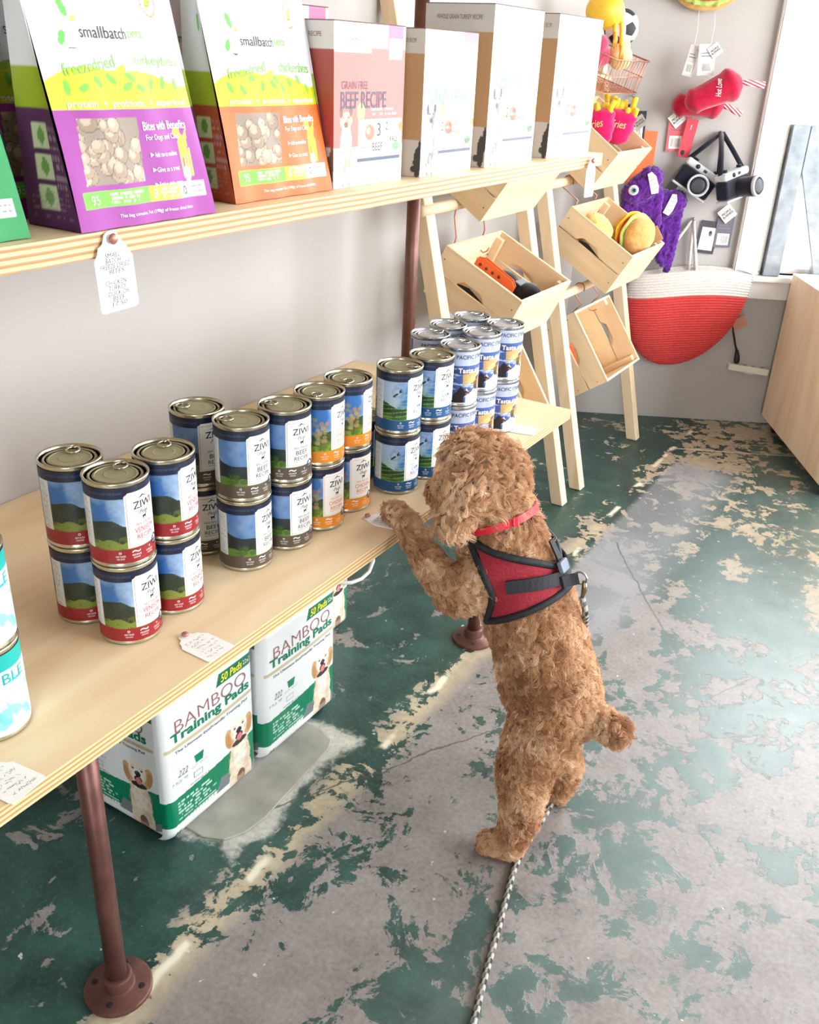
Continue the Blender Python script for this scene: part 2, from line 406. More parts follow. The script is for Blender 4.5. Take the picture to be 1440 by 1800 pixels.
    def crack(x0, y0, x1, y1, w, colr, amp=.03):
        nonlocal col
        L = math.hypot(x1-x0, y1-y0); tx, ty = (x1-x0)/L, (y1-y0)/L
        dd = M('ADD', M('MULTIPLY', M('SUBTRACT', X, x0), ty), M('MULTIPLY', M('SUBTRACT', Y, y0), -tx))
        dd = M('ABSOLUTE', M('ADD', dd, M('MULTIPLY_ADD', noise(7., 4, .7), amp, -amp/2)))
        al = M('ADD', M('MULTIPLY', M('SUBTRACT', X, x0), tx), M('MULTIPLY', M('SUBTRACT', Y, y0), ty))
        on = M('MULTIPLY', M('GREATER_THAN', al, 0.), M('LESS_THAN', al, L))
        col = mix(M('MULTIPLY', M('MULTIPLY', M('LESS_THAN', dd, w), on), .75), col, colr)
    crack(.55, .44, .985, -.19, .0022, S(84, 92, 92)); crack(.95, -.10, 1.25, .55, .002, S(90, 98, 98))
    crack(.46, 1.20, 1.2, 1.58, .004, S(214, 206, 184), .015); crack(.40, -.85, .70, -.32, .0018, S(70, 66, 62), .05)
    l.new(col, p.inputs['Base Color'])
    ro = ramp(worn, [(0., .40), (1., .46)]); l.new(M('ADD', ro, M('MULTIPLY_ADD', mid, .16, -.08)), p.inputs['Roughness'])
    p.inputs['Specular IOR Level'].default_value = .8
    b = n.new('ShaderNodeBump'); b.inputs['Strength'].default_value = .35; b.inputs['Distance'].default_value = .0015
    l.new(M('ADD', M('MULTIPLY', worn, -.6), M('MULTIPLY', mid, .5)), b.inputs['Height']); l.new(b.outputs[0], p.inputs['Normal'])
    return m
RY = -3.3; CZ = 2.85
WALL = mat('white_wall_paint', S(183, 177, 172), .7, var=.03, vs_=2.5, bump=.12, bs=60, spec=.3)
TRIMW = mat('white_trim_paint', S(238, 232, 226), .45, spec=.4)
bx0 = B(S0, 0); bx1 = B(S1, 0)
o = obj('floor', [(0, RY, 0), (RX, RY, 0), (RX, bx1.y, 0), (bx1.x, bx1.y, 0), (0, bx0.y, 0), (0, RY, -.1), (RX, RY, -.1), (RX, bx1.y, -.1), (bx1.x, bx1.y, -.1), (0, bx0.y, -.1)],
        [(0, 1, 2, 3, 4), (9, 8, 7, 6, 5), (0, 5, 6, 1), (1, 6, 7, 2), (2, 7, 8, 3), (3, 8, 9, 4), (4, 9, 5, 0)], floor_material()); tag(o, kind='structure')
o = box('wall_left', (-.1, RY, 0), (0, bx0.y+.05, CZ), WALL); tag(o, kind='structure')
bm = bmesh.new()
for lo, hi in (((-.1, RY-.1, 0), (1.57, RY, CZ)), ((2.43, RY-.1, 0), (RX+.1, RY, CZ)), ((1.57, RY-.1, 2.15), (2.43, RY, CZ))):
    b2 = box_bm(lo, hi); me = bpy.data.meshes.new('t'); b2.to_mesh(me); b2.free(); bm.from_mesh(me); bpy.data.meshes.remove(me)
tag(bmobj('wall_rear', bm, WALL), kind='structure')
o = box('ceiling', (-.1, RY-.1, CZ), (RX+.3, bx1.y+.3, CZ+.1), WALL); tag(o, kind='structure')
# the angled wall with its window
WB0, WB1, WZ0, WZ1 = .205, 2.12, .53, 2.42
def bwall_box(bm, s0, s1, z0, z1, o0=-.1, o1=0.):
    vs_ = [bm.verts.new(B(s, z, f)) for s in (s0, s1) for z in (z0, z1) for f in (o0, o1)]
    for q in ((0, 1, 3, 2), (4, 6, 7, 5), (0, 4, 5, 1), (2, 3, 7, 6), (0, 2, 6, 4), (1, 5, 7, 3)): bm.faces.new([vs_[i] for i in q])
bm = bmesh.new()
for a in ((S0-.06, WB0, 0, CZ), (WB0, WB1, 0, WZ0), (WB0, WB1, WZ1, CZ), (WB1, S1+.1, 0, CZ)): bwall_box(bm, *a)
tag(bmobj('wall_back', bm, WALL), kind='structure')
def bpart(name, s0, s1, z0, z1, o0, o1, material, parent=None, bev=.002):
    bm = bmesh.new(); bwall_box(bm, s0, s1, z0, z1, o0, o1)
    if bev: bmesh.ops.recalc_face_normals(bm, faces=bm.faces); bmesh.ops.bevel(bm, geom=bm.edges[:], offset=bev, segments=2, affect='EDGES')
    return bmobj(name, bm, material, parent)
w1 = tag(empty('window_1', B(WB0, WZ0)), kind='structure')
inv = Matrix.Translation(-w1.location)
def wpart(*a, **k):
    o = bpart(*a, **k); o.data.transform(inv); o.parent = w1; return o
wpart('window_frame', WB0, WB0+.035, WZ0, WZ1, -.07, -.03, TRIMW); wpart('window_frame', WB1-.035, WB1, WZ0, WZ1, -.07, -.03, TRIMW)
wpart('window_frame', WB0+.035, WB1-.035, WZ1-.04, WZ1, -.07, -.03, TRIMW); wpart('window_frame', WB0+.035, WB1-.035, WZ0, WZ0+.02, -.07, -.03, TRIMW)
def glass():
    m, n, l, p = new_mat('window_glass'); n.remove(p)
    t = n.new('ShaderNodeBsdfTransparent'); g = n.new('ShaderNodeBsdfGlossy'); g.inputs['Roughness'].default_value = .02
    mx = n.new('ShaderNodeMixShader'); mx.inputs[0].default_value = .06; l.new(t.outputs[0], mx.inputs[1]); l.new(g.outputs[0], mx.inputs[2])
    l.new(mx.outputs[0], n['Material Output'].inputs['Surface']); return m
GLASS = glass()
wpart('pane', WB0+.03, WB1-.03, WZ0+.015, WZ1-.03, -.053, -.048, GLASS, bev=0)
t1 = tag(empty('trim_1', B(.113, .45)), kind='structure')
def tpart(*a, **k):
    o = bpart(*a, **k); o.data.transform(Matrix.Translation(-t1.location)); o.parent = t1; return o
tpart('casing', .128, WB0, WZ0, WZ1+.09, .0005, .016, TRIMW); tpart('casing_moulding', .112, .128, WZ0, WZ1+.1, .0005, .026, TRIMW, bev=.005)
tpart('casing', WB1, WB1+.085, WZ0, WZ1+.09, .0005, .016, TRIMW); tpart('head_casing', WB0, WB1, WZ1, WZ1+.09, .0005, .016, TRIMW)
tpart('sill', .175, WB1+.1, WZ0-.018, WZ0, -.045, .045, TRIMW); tpart('apron', .178, WB1+.08, .45, WZ0-.018, .0005, .02, TRIMW)
# storefront side: piers, a low wall and one broad pane
bm = bmesh.new()
for lo, hi in (((RX, RY, 0), (RX+.1, -.9, CZ)), ((RX, 2.1, 0), (RX+.1, bx1.y+.3, CZ)), ((RX, -.9, 0), (RX+.1, 2.1, .4)), ((RX, -.9, 2.5), (RX+.1, 2.1, CZ)), ((bx1.x-.02, bx1.y-.02, 0), (RX+.1, bx1.y+.1, CZ))):
    b2 = box_bm(lo, hi); me = bpy.data.meshes.new('t'); b2.to_mesh(me); b2.free(); bm.from_mesh(me); bpy.data.meshes.remove(me)
tag(bmobj('wall_right', bm, WALL), kind='structure')
w2 = tag(empty('window_2', (RX+.05, .6, .4)), kind='structure')
box('pane', (-.004, -1.5, 0), (.004, 1.5, 2.1), GLASS, w2)
for y in (-1.5, -.52, .48, 1.46): box('mullion', (-.03, y, 0), (.03, y+.04, 2.1), TRIMW, w2)
d1 = tag(empty('added_door_1', (2.0, RY-.05, 0)), kind='structure')  # glazed door behind the camera, added to throw light on the angled wall
for x0, x1 in ((-.425, .425),):
    box('door_stile', (x0, -.02, .01), (x0+.07, .02, 2.14), TRIMW, d1); box('door_stile', (x1-.07, -.02, .01), (x1, .02, 2.14), TRIMW, d1); box('door_rail', (x0+.0702, -.02, .01), (x1-.0702, .02, .2), TRIMW, d1); box('door_rail', (x0+.0702, -.02, 2.04), (x1-.0702, .02, 2.14), TRIMW, d1); box('pane', (x0+.0702, -.004, .2002), (x1-.0702, .004, 2.0398), GLASS, d1)
# pavement outside, lit by the same sky
o = box('pavement', (-6, -12, -.32), (14, 16, -.12), mat('pavement', S(190, 188, 184), .9, var=.1, vs_=3)); tag(o, kind='structure')
# patched hatch in the floor under the packs
PAD = mat('bare_cement', S(166, 163, 152), .85, var=.28, vs_=14, bump=.4, bs=60)
def rough_outline(pts, amp, seed, k=7):
    r = random.Random(seed); out = []
    for i in range(len(pts)):
        a, b = Vector(pts[i]), Vector(pts[(i+1) % len(pts)])
        for j in range(k):
            q = a.lerp(b, j/k); out.append((q.x+r.uniform(-amp, amp), q.y+r.uniform(-amp, amp)))
    return out
zmap = lambda z: (lambda u, v, w: Vector((u, v, z+w)))
hat = tag(empty('floor_patch', (0, 0, 0)), kind='structure')
extrude_poly('cement_slab', [(.03, -.94), (.36, -.945), (.395, -.93), (.412, -.90), (.418, -.86), (.405, -.665), (.395, -.64), (.36, -.625), (.03, -.62)], zmap(.0003), .004, PAD, hat, bev=.0012)

# ================================================================== the pipe shelf
Z1 = .4994; ZU = .998; TH = .020; D = .541
BIRCH = wood('birch_plywood', S(240, 216, 178), S(228, 198, 156), axis=1, lines=9)
EDGE = ply_edge('plywood_edge')
sh = tag(empty('pipe_shelf', (0, -.6, 0)), 'two-tier plywood shelf on brown iron pipe along the white wall', 'shelf')
def board(name, z, y0, y1, th):
    bm = box_bm((.002, y0, z-th), (D, y1, z)); me_mats = [BIRCH, EDGE]
    for f in bm.faces:
        f.material_index = 0 if abs(f.normal.z) > .5 else 1
    o = bmobj(name, bm, me_mats, sh); o.data.transform(Matrix.Translation((0, .6, 0))); return o
board('lower_board', Z1, -2.6, 0, TH); board('upper_board', ZU, -2.6, -.002, .021)
def pipe(x, y, z0, z1, flange=True):
    p_ = tube('pipe', [(x, y+.6, z0), (x, y+.6, (z0+z1)/2), (x, y+.6, z1)], .0134, PIPE, sh, n=20)
    if flange:
        lathe('flange', [(.0001, .0005), (.0445, .0005), (.0445, .006), (.042, .008), (.024, .0095), (.0205, .012), (.0195, .028), (.0165, .030), (.0135, .030)], PIPE, p_, n=40, M=Matrix.Translation((x, y+.6, z0)), sharp=40)
        for k in range(4):
            a = k*PI/2+.5; lathe('screw_hole', [(.0001, .0001), (.0042, .0001), (.0048, .0006), (.0036, .0008)], mat('dark_hole', S(40, 28, 26), .7), p_, n=12, M=Matrix.Translation((x+.032*math.cos(a), y+.6+.032*math.sin(a), z0+.0085)))
    return p_
for y in (-.19, -1.205, -2.3): pipe(.452, y, 0, Z1-TH-.0005)
for y in (-.10, -2.3):
    pipe(.20, y, Z1+.0005, ZU-.0215); pipe(.20, y, ZU+.0005, CZ-.003, False)
# ================================================================== tinned food
CR, CH = .0373, .1053
GOLD_LID = mat('olive_tin_lid', S(168, 162, 132), .38, .25, var=.08, vs_=60); SILVER_LID = mat('silver_tin_lid', S(190, 194, 200), .34, .35)
RIM = mat('tin_rim', S(196, 190, 168), .25, .9); RIMS = mat('tin_rim_silver', S(190, 194, 198), .25, .9)
LABEL = print_mat('can_label_print', .42)
def can_parts(root, r, h, label_art, lid, rim, ang0, ink=None):
    """body, wrapped label, ringed lid and pull tab; label x runs round the can, x = w/2 faces local -Y"""
    lathe('body', [(.001, .0015), (r-.004, .0015), (r-.0025, .0), (r-.0008, .0006), (r-.0004, .003), (r-.0014, .005), (r-.0014, h-.006), (r-.0004, h-.004), (r+.0002, h-.002), (r, h-.0004), (r-.0012, h), (r-.0026, h-.0006), (r-.0032, h-.004)], rim, root, n=48, cap=False)
    pr = []
    z = h-.004
    for a, dz in ((.0335, 0), (.031, 0), (.0302, .0009), (.0286, .0009), (.0278, 0), (.0255, 0), (.0247, .0008), (.0231, .0008), (.0223, -.0002), (.014, -.0004), (.0132, .0004), (.0118, .0004), (.011, -.0004), (.0001, -.0004)): pr.append((a*r/.0373, z+dz))
    lathe('lid', pr, lid, root, n=48, sharp=50)
    tb = [Vector((.0085*math.cos(t)*(1.0 if math.cos(t) < 0 else 1.15), .0075*math.sin(t), 0)) for t in np.linspace(0, 2*PI, 21)[:-1]]
    off = Vector((r*.50, 0, h-.0016))
    tab = tube('pull_tab', [v+off for v in tb], .0014, rim, root, n=8, closed=True)
    tube('tab_rivet_arm', [off+Vector((.008, 0, 0)), off+Vector((.0105, 0, -.0008)), off+Vector((.0135, 0, -.0015))], .0026, rim, tab, n=8)
    tab.rotation_euler.z = ang0
    W = label_art.w; rl = r-.0006
    def fn(x, y, e=0.): 
        a = (x/W-.5)*2*PI-PI/2
        return (rl+e)*np.cos(a), (rl+e)*np.sin(a), .0055+y
    la = label_art.mesh('label', fn, LABEL, root)
    if ink: ink.build('label_print', lambda x, y: fn(x, y, .00025), la)
def ziwi(kind, seed):
    W = 2*PI*(CR-.0006); H = CH-.012; deg = W/360
    band = dict(venison=S(142, 28, 34), beef=S(84, 70, 58), chicken=S(222, 132, 30), lamb=S(22, 76, 124))[kind]
    line = dict(venison=S(196, 74, 84), beef=S(70, 62, 60), chicken=S(226, 140, 92), lamb=S(72, 120, 170))[kind]
    a = Art(W, H, .00082, S(96, 152, 200)); c = W/2; x, y = a.x, a.y
    t = fbm(x/H, y/H, 3, seed)
    a.fill(np.ones_like(x), S(48, 100, 158)); a.fill(np.clip((t-.42)*3.5, 0, 1), S(176, 196, 212), .8 if kind != 'beef' else .3)
    top = .30*H+.20*H*fbm(x/W*6, x*0+.3, 1, seed+2, 3)+.06*H*np.sin(x/W*17+seed)
    hill = dict(venison=S(36, 46, 34), beef=S(22, 34, 36), chicken=S(46, 64, 32), lamb=S(24, 54, 28))[kind]
    a.fill(y < top+.09*H, hill); a.fill((y < top+.09*H) & (fbm(x/H, y/H, 9, seed+5) > .52), tuple(k*1.5 for k in hill), .6)
    grass = dict(venison=S(118, 128, 48), beef=S(84, 120, 40), chicken=S(122, 146, 44), lamb=S(48, 94, 36))[kind]
    a.fill(y < .20*H+.10*H*fbm(x/W*8, y*0, 2, seed+9, 3)+.05*H, grass)
    a.fill((y < .36*H) & (fbm(x/H, y/H, 12, seed+3) > .56), tuple(k*.45 for k in grass), .8)
    if kind == 'chicken':
        for k in range(26):
            r = random.Random(seed*50+k); a.ell(c-62*deg+r.uniform(-17, 17)*deg, .52*H+r.uniform(-.2, .2)*H, .0032, .0030, S(r.randint(120, 176), r.randint(112, 150), 84), a=.75)
        a.rect(c-63*deg, .2*H, c-61*deg, .45*H, S(74, 58, 44))
    if kind == 'lamb':
        for k in range(9): a.fill(np.abs(y-(.22+.05*k)*H-.03*H*np.sin(x/W*14+k)) < .0006, S(150, 190, 90), .5)
    a.rect(c-128*deg, .13*H, c-100*deg, .88*H, S(206, 208, 206)); a.lines(c-126*deg, .2*H, c-103*deg, .84*H, 22, S(120, 124, 128), .6, seed)
    a.rect(0, 0, W, .185*H, band)
    a.rect(0, .865*H, W, H, S(14, 22, 46))
    a.fill((np.abs(x-c) < 40*deg) & (y > .86*H) & (y < .91*H-(np.abs(x-c)-20*deg)*.0), S(14, 22, 46))
    a.poly([(c-37*deg, .20*H), (c-37*deg, .885*H), (c-30*deg, .925*H), (c+37*deg, .925*H), (c+37*deg, .20*H)], S(236, 230, 222))
    k = Ink(); LM = mat('ink_'+kind, line, .5)
    k.frame(c-34.5*deg, .215*H, c+34.5*deg, .885*H, .0004, LM)
    mt = lambda cx, cy, w: k.poly([(cx-w, cy), (cx-w*.45, cy+w*.25), (cx-w*.1, cy+w*.55), (cx+w*.15, cy+w*.35), (cx+w, cy-w*.05), (cx+w*.3, cy+w*.12), (cx, cy+w*.3), (cx-w*.35, cy+w*.08)], BLACK)
    mt(c, .825*H, 12*deg)
    k.text('ZIWI', c, .745*H, BLACK, width=44*deg, height=.098*H, bold=.012); k.text('-Peak-', c, .645*H, BLACK, width=27*deg, height=.055*H, shear=.3)
    k.poly([(c-3*deg, .535*H), (c-2*deg, .535*H), (c-1.6*deg, .56*H), (c+2.4*deg, .56*H), (c+2.8*deg, .535*H), (c+3.8*deg, .535*H), (c+4*deg, .585*H), (c+6*deg, .61*H), (c+4.5*deg, .618*H), (c+2.5*deg, .59*H), (c-3*deg, .585*H), (c-5*deg, .60*H)], BLACK)
    k.text('NEW ZEALAND', c, .49*H, LM, width=38*deg, height=.035*H)
    k.text({'venison': 'VENISON'}.get(kind, kind.upper()), c, .415*H, LM, width={'beef': 30, 'lamb': 30}.get(kind, 46)*deg, height=.068*H, bold=.008); k.text('RECIPE', c, .325*H, LM, width=38*deg, height=.062*H, bold=.008)
    k.rect(c-20*deg, .268*H, c+20*deg, .2735*H, LM, 4)
    k.disc(c+25*deg, .185*H, .0068, NAVY); k.text('97%', c+25*deg, .197*H, WHITE_INK, width=.0080, height=.0032, bold=.01); k.text('MEAT ORGANS', c+25*deg, .158*H, WHITE_INK, width=.0095, height=.0014)
    for q, (w_, t1, t2) in enumerate((('o', 'WET FOOD', 'FOR DOGS'), ('~', 'FREE-RANGE', 'GRASS-FED'), ('*', 'ETHICALLY', 'SOURCED'))):
        cx = c+(-52+29*q)*deg; k.text(w_, cx, .145*H, WHITE_INK, height=.0030); k.text(t1, cx, .098*H, WHITE_INK, width=17*deg, height=.0022); k.text(t2, cx, .062*H, WHITE_INK, width=13*deg, height=.0018)
    k.text('AIR-DRIED & CANNED NEW ZEALAND', c-70*deg, .94*H, mat('ink_slate', S(70, 84, 120), .5), width=62*deg, height=.0030)
    if kind == 'lamb':
        cx, cy = c-62*deg, .68*H
        k.ring(cx, cy, .0082, .0086, NAVY); k.ring(cx, cy, .0062, .0065, NAVY)
        k.poly([(cx+.006, cy+.0075), (cx+.0055, cy+.003), (cx+.008, cy+.0025), (cx+.003, cy-.001), (cx+.002, cy+.003), (cx+.0035, cy+.004)], NAVY); k.poly([(cx+.002, cy-.0005), (cx+.0005, cy-.003), (cx-.006, cy-.0085), (cx-.0075, cy-.006), (cx-.002, cy-.001)], NAVY)
    return a, k
CANS = {}
def proto(kind):
    if kind in CANS: return CANS[kind]
    r = empty('food_can')
    if kind in ('venison', 'beef', 'chicken', 'lamb'):
        a, k = ziwi(kind, dict(venison=3, beef=5, chicken=8, lamb=11)[kind]); can_parts(r, CR, CH, a, GOLD_LID, RIM, {'venison': .4, 'beef': 2.2, 'chicken': 3.4, 'lamb': 5.}[kind], k)
    elif kind == 'pacific': a, k = pacific(); can_parts(r, .0352, .1035, a, SILVER_LID, RIMS, .7, k)
    elif kind == 'fish': a, k = fish(); can_parts(r, .0376, CH, a, GOLD_LID, RIM, 1., k)
    CANS[kind] = r; r['fresh'] = 1
    return r
def pacific():
    r = .0352; W = 2*PI*(r-.0006); H = .1035-.012; deg = W/360; c = W/2
    a = Art(W, H, .00085, S(184, 190, 210)); x, y = a.x, a.y
    a.rect(0, 0, c-62*deg, H, S(186, 190, 204)); a.rect(c+75*deg, 0, W, H, S(186, 190, 204))
    a.lines(c-110*deg, .1*H, c-66*deg, .8*H, 26, S(96, 104, 134), .6, 4); a.rect(c-100*deg, .55*H, c-62*deg, .98*H, S(34, 46, 78))
    a.fill((np.abs(x-c-6*deg) < 69*deg) & (y < .74*H), S(64, 86, 146)); f = fbm(x/H, y/H, 4, 21)
    mk = np.abs(x-c-6*deg) < 69*deg
    a.fill(mk & (y < .62*H) & (y > .1*H) & (fbm(x/H*.5+y/H, y/H*3, 7, 8) > .5), S(178, 190, 216), .9)
    a.fill(mk & (y < .60*H) & (y > .28*H) & (x > c-6*deg) & (f+.25*(y/H) > .62), S(196, 158, 92), .95); a.fill(mk & (y < .52*H) & (y > .30*H) & (x > c+30*deg) & (fbm(x/H, y/H, 9, 23) > .55), S(92, 60, 34), .9)
    a.fill(mk & (y < .26*H+.05*H*np.sin(x*300)) & (x > c+5*deg), S(224, 218, 208)); a.fill(mk & (y < .66*H) & (y > .58*H) & (x < c+10*deg), S(40, 54, 96), .8)
    # dark dog looking right
    dk = S(30, 24, 22); a.poly([(c-40*deg, .0), (c-36*deg, .14*H), (c-22*deg, .24*H), (c-16*deg, .30*H), (c-9*deg, .325*H), (c-3*deg, .30*H), (c+3*deg, .265*H), (c+15*deg, .225*H), (c+17*deg, .195*H), (c+10*deg, .180*H), (c+2*deg, .165*H), (c-2*deg, .10*H), (c+2*deg, .0)], dk)
    a.poly([(c-19*deg, .26*H), (c-12*deg, .345*H), (c-8*deg, .30*H)], S(18, 14, 14)); a.ell(c+8*deg, .198*H, 5*deg, .018*H, S(140, 84, 44)); a.ell(c+1*deg, .262*H, 1.6*deg, .010*H, S(170, 110, 60)); a.ell(c+15.5*deg, .214*H, 2*deg, .012*H, S(12, 10, 10))
    a.ell(c+40*deg, .30*H, 7*deg, .05*H, S(70, 46, 30)); a.ell(c+22*deg, .45*H, 16*deg, .06*H, S(214, 178, 112), .4)
    a.rect(0, 0, W, .02*H, S(210, 206, 196))
    k = Ink(); k.text('PACIFIC', c-2*deg, .90*H, NAVY, width=52*deg, height=.078*H, bold=.012); k.text('STREAM', c+50*deg, .90*H, NAVY, width=44*deg, height=.078*H, bold=.012)
    for q in range(3): k.text(('Canine Formula', 'with Salmon', 'in Gravy')[q], c+26*deg, (.83-.032*q)*H, GREY_INK, width=26*deg, height=.0022)
    CRM = mat('ink_cream', S(250, 244, 224), .5)
    k.text('Taste', c+2*deg, .645*H, CRM, width=46*deg, height=.095*H, bold=.02); k.text('of the Wild', c+52*deg, .645*H, CRM, width=44*deg, height=.07*H, bold=.015)
    k.text('THE', c-30*deg, .675*H, CRM, width=8*deg, height=.0026)
    return a, k
def fish():
    r = .0376; W = 2*PI*(r-.0006); H = CH-.012; deg = W/360; c = W/2
    a = Art(W, H, .001, S(240, 246, 244)); x, y = a.x, a.y
    sw = np.sin((x*1.3+y)*170+5*fbm(x/H, y/H, 3, 4)); a.fill((sw > .55) & (y < .72*H), S(150, 208, 214), .7); a.fill((fbm(x/H+y/H*.5, y/H, 5, 14) > .56) & (y < .66*H), S(84, 186, 186), .8)
    a.rect(0, .80*H, W, H, S(20, 164, 156)); a.rect(0, .52*H, W, .62*H, S(222, 244, 240), .7)
    k = Ink(); TEAL = mat('ink_teal', S(24, 158, 156), .5)
    k.text('BLE', c+36*deg, .70*H, TEAL, width=44*deg, height=.13*H, bold=.01)
    return a, k
def can(kind, x, y, level, rot_deg, label, group):
    p = proto(kind)
    if p.get('fresh'): o = p; del p['fresh']
    else: o = copy_tree(p)
    h = .1035 if kind == 'pacific' else CH
    o.location = (x, y, Z1+.0003+level*(h+.0002))
    to_cam = math.atan2(-1.7359-y, 1.1819-x)
    o.rotation_euler.z = to_cam+PI/2+math.radians(rot_deg)
    tag(o, label, 'can', group); return o
G = 'cans stacked on the lower shelf'
can('venison', .4156, -1.0875, 0, 46, 'red-banded venison can nearest the edge, bottom of its stack', G)
can('venison', .4156, -1.0875, 1, 46, 'red-banded venison can nearest the edge, top of its stack', G)
can('venison', .4112, -1.0089, 0, 58, 'red-banded venison can at right of the three stacks, bottom', G)
can('venison', .4112, -1.0089, 1, 61, 'red-banded venison can at right of the three stacks, top', G)
can('venison', .3396, -1.0869, 0, 55, 'red-banded venison can at left rear of the three stacks, bottom', G)
can('venison', .3396, -1.0869, 1, 52, 'red-banded venison can at left rear of the three stacks, top', G)
can('beef', .4147, -.8733, 0, 59, 'brown-banded beef can in front stack, bottom, beside the venison cans', G)
can('beef', .4147, -.8733, 1, 46, 'brown-banded beef can in front stack, top, beside the venison cans', G)
can('beef', .423, -.7927, 0, 45, 'brown-banded beef can beside the orange chicken cans, bottom', G)
can('beef', .423, -.7927, 1, 38, 'brown-banded beef can beside the orange chicken cans, top', G)
can('beef', .3376, -.8735, 0, 20, 'brown-banded beef can in the rear stack by the wall, bottom', G)
can('beef', .3376, -.8735, 1, 36, 'brown-banded beef can in the rear stack by the wall, top', G)
can('chicken', .4253, -.7165, 0, 46, 'orange-banded chicken can next to the beef cans, bottom', G)
can('chicken', .4253, -.7165, 1, 65, 'orange-banded chicken can next to the beef cans, top', G)
can('chicken', .4231, -.6408, 0, 44, 'orange-banded chicken can next to the lamb cans, bottom', G)
can('chicken', .4231, -.6408, 1, 76, 'orange-banded chicken can next to the lamb cans, top', G)
can('lamb', .4508, -.5389, 0, 59, 'blue-banded lamb can next to the chicken cans, bottom', G)
can('lamb', .4508, -.5389, 1, 59, 'blue-banded lamb can next to the chicken cans, top', G)
can('lamb', .4614, -.4571, 0, 51, 'blue-banded lamb can by the dog head, bottom of its stack', G)
can('lamb', .4614, -.4571, 1, 49, 'blue-banded lamb can by the dog head, top of its stack', G)
can('lamb', .372, -.525, 0, 70, 'single can half hidden behind the blue lamb cans', G)
for i, (x, y, nm) in enumerate(((.463, -.363, 'front row next to the lamb cans'), (.455, -.268, 'middle of the front row'), (.462, -.186, 'far end of the front row'), (.389, -.338, 'rear row next to the lamb cans'), (.382, -.262, 'middle of the rear row'), (.388, -.180, 'far end of the rear row'))):
    for lv in (0, 1):
        can('pacific', x, y, lv, (18, 16, 14, 0, 10, 5)[i]+(2 if lv else 0), 'grey-blue salmon can, %s, %s' % (nm, ('bottom', 'top')[lv]), G)
can('fish', .430, -1.292, 0, 8, 'turquoise and white can cut by the left edge, bottom', G)
can('fish', .430, -1.292, 1, 12, 'turquoise and white can cut by the left edge, top', G)
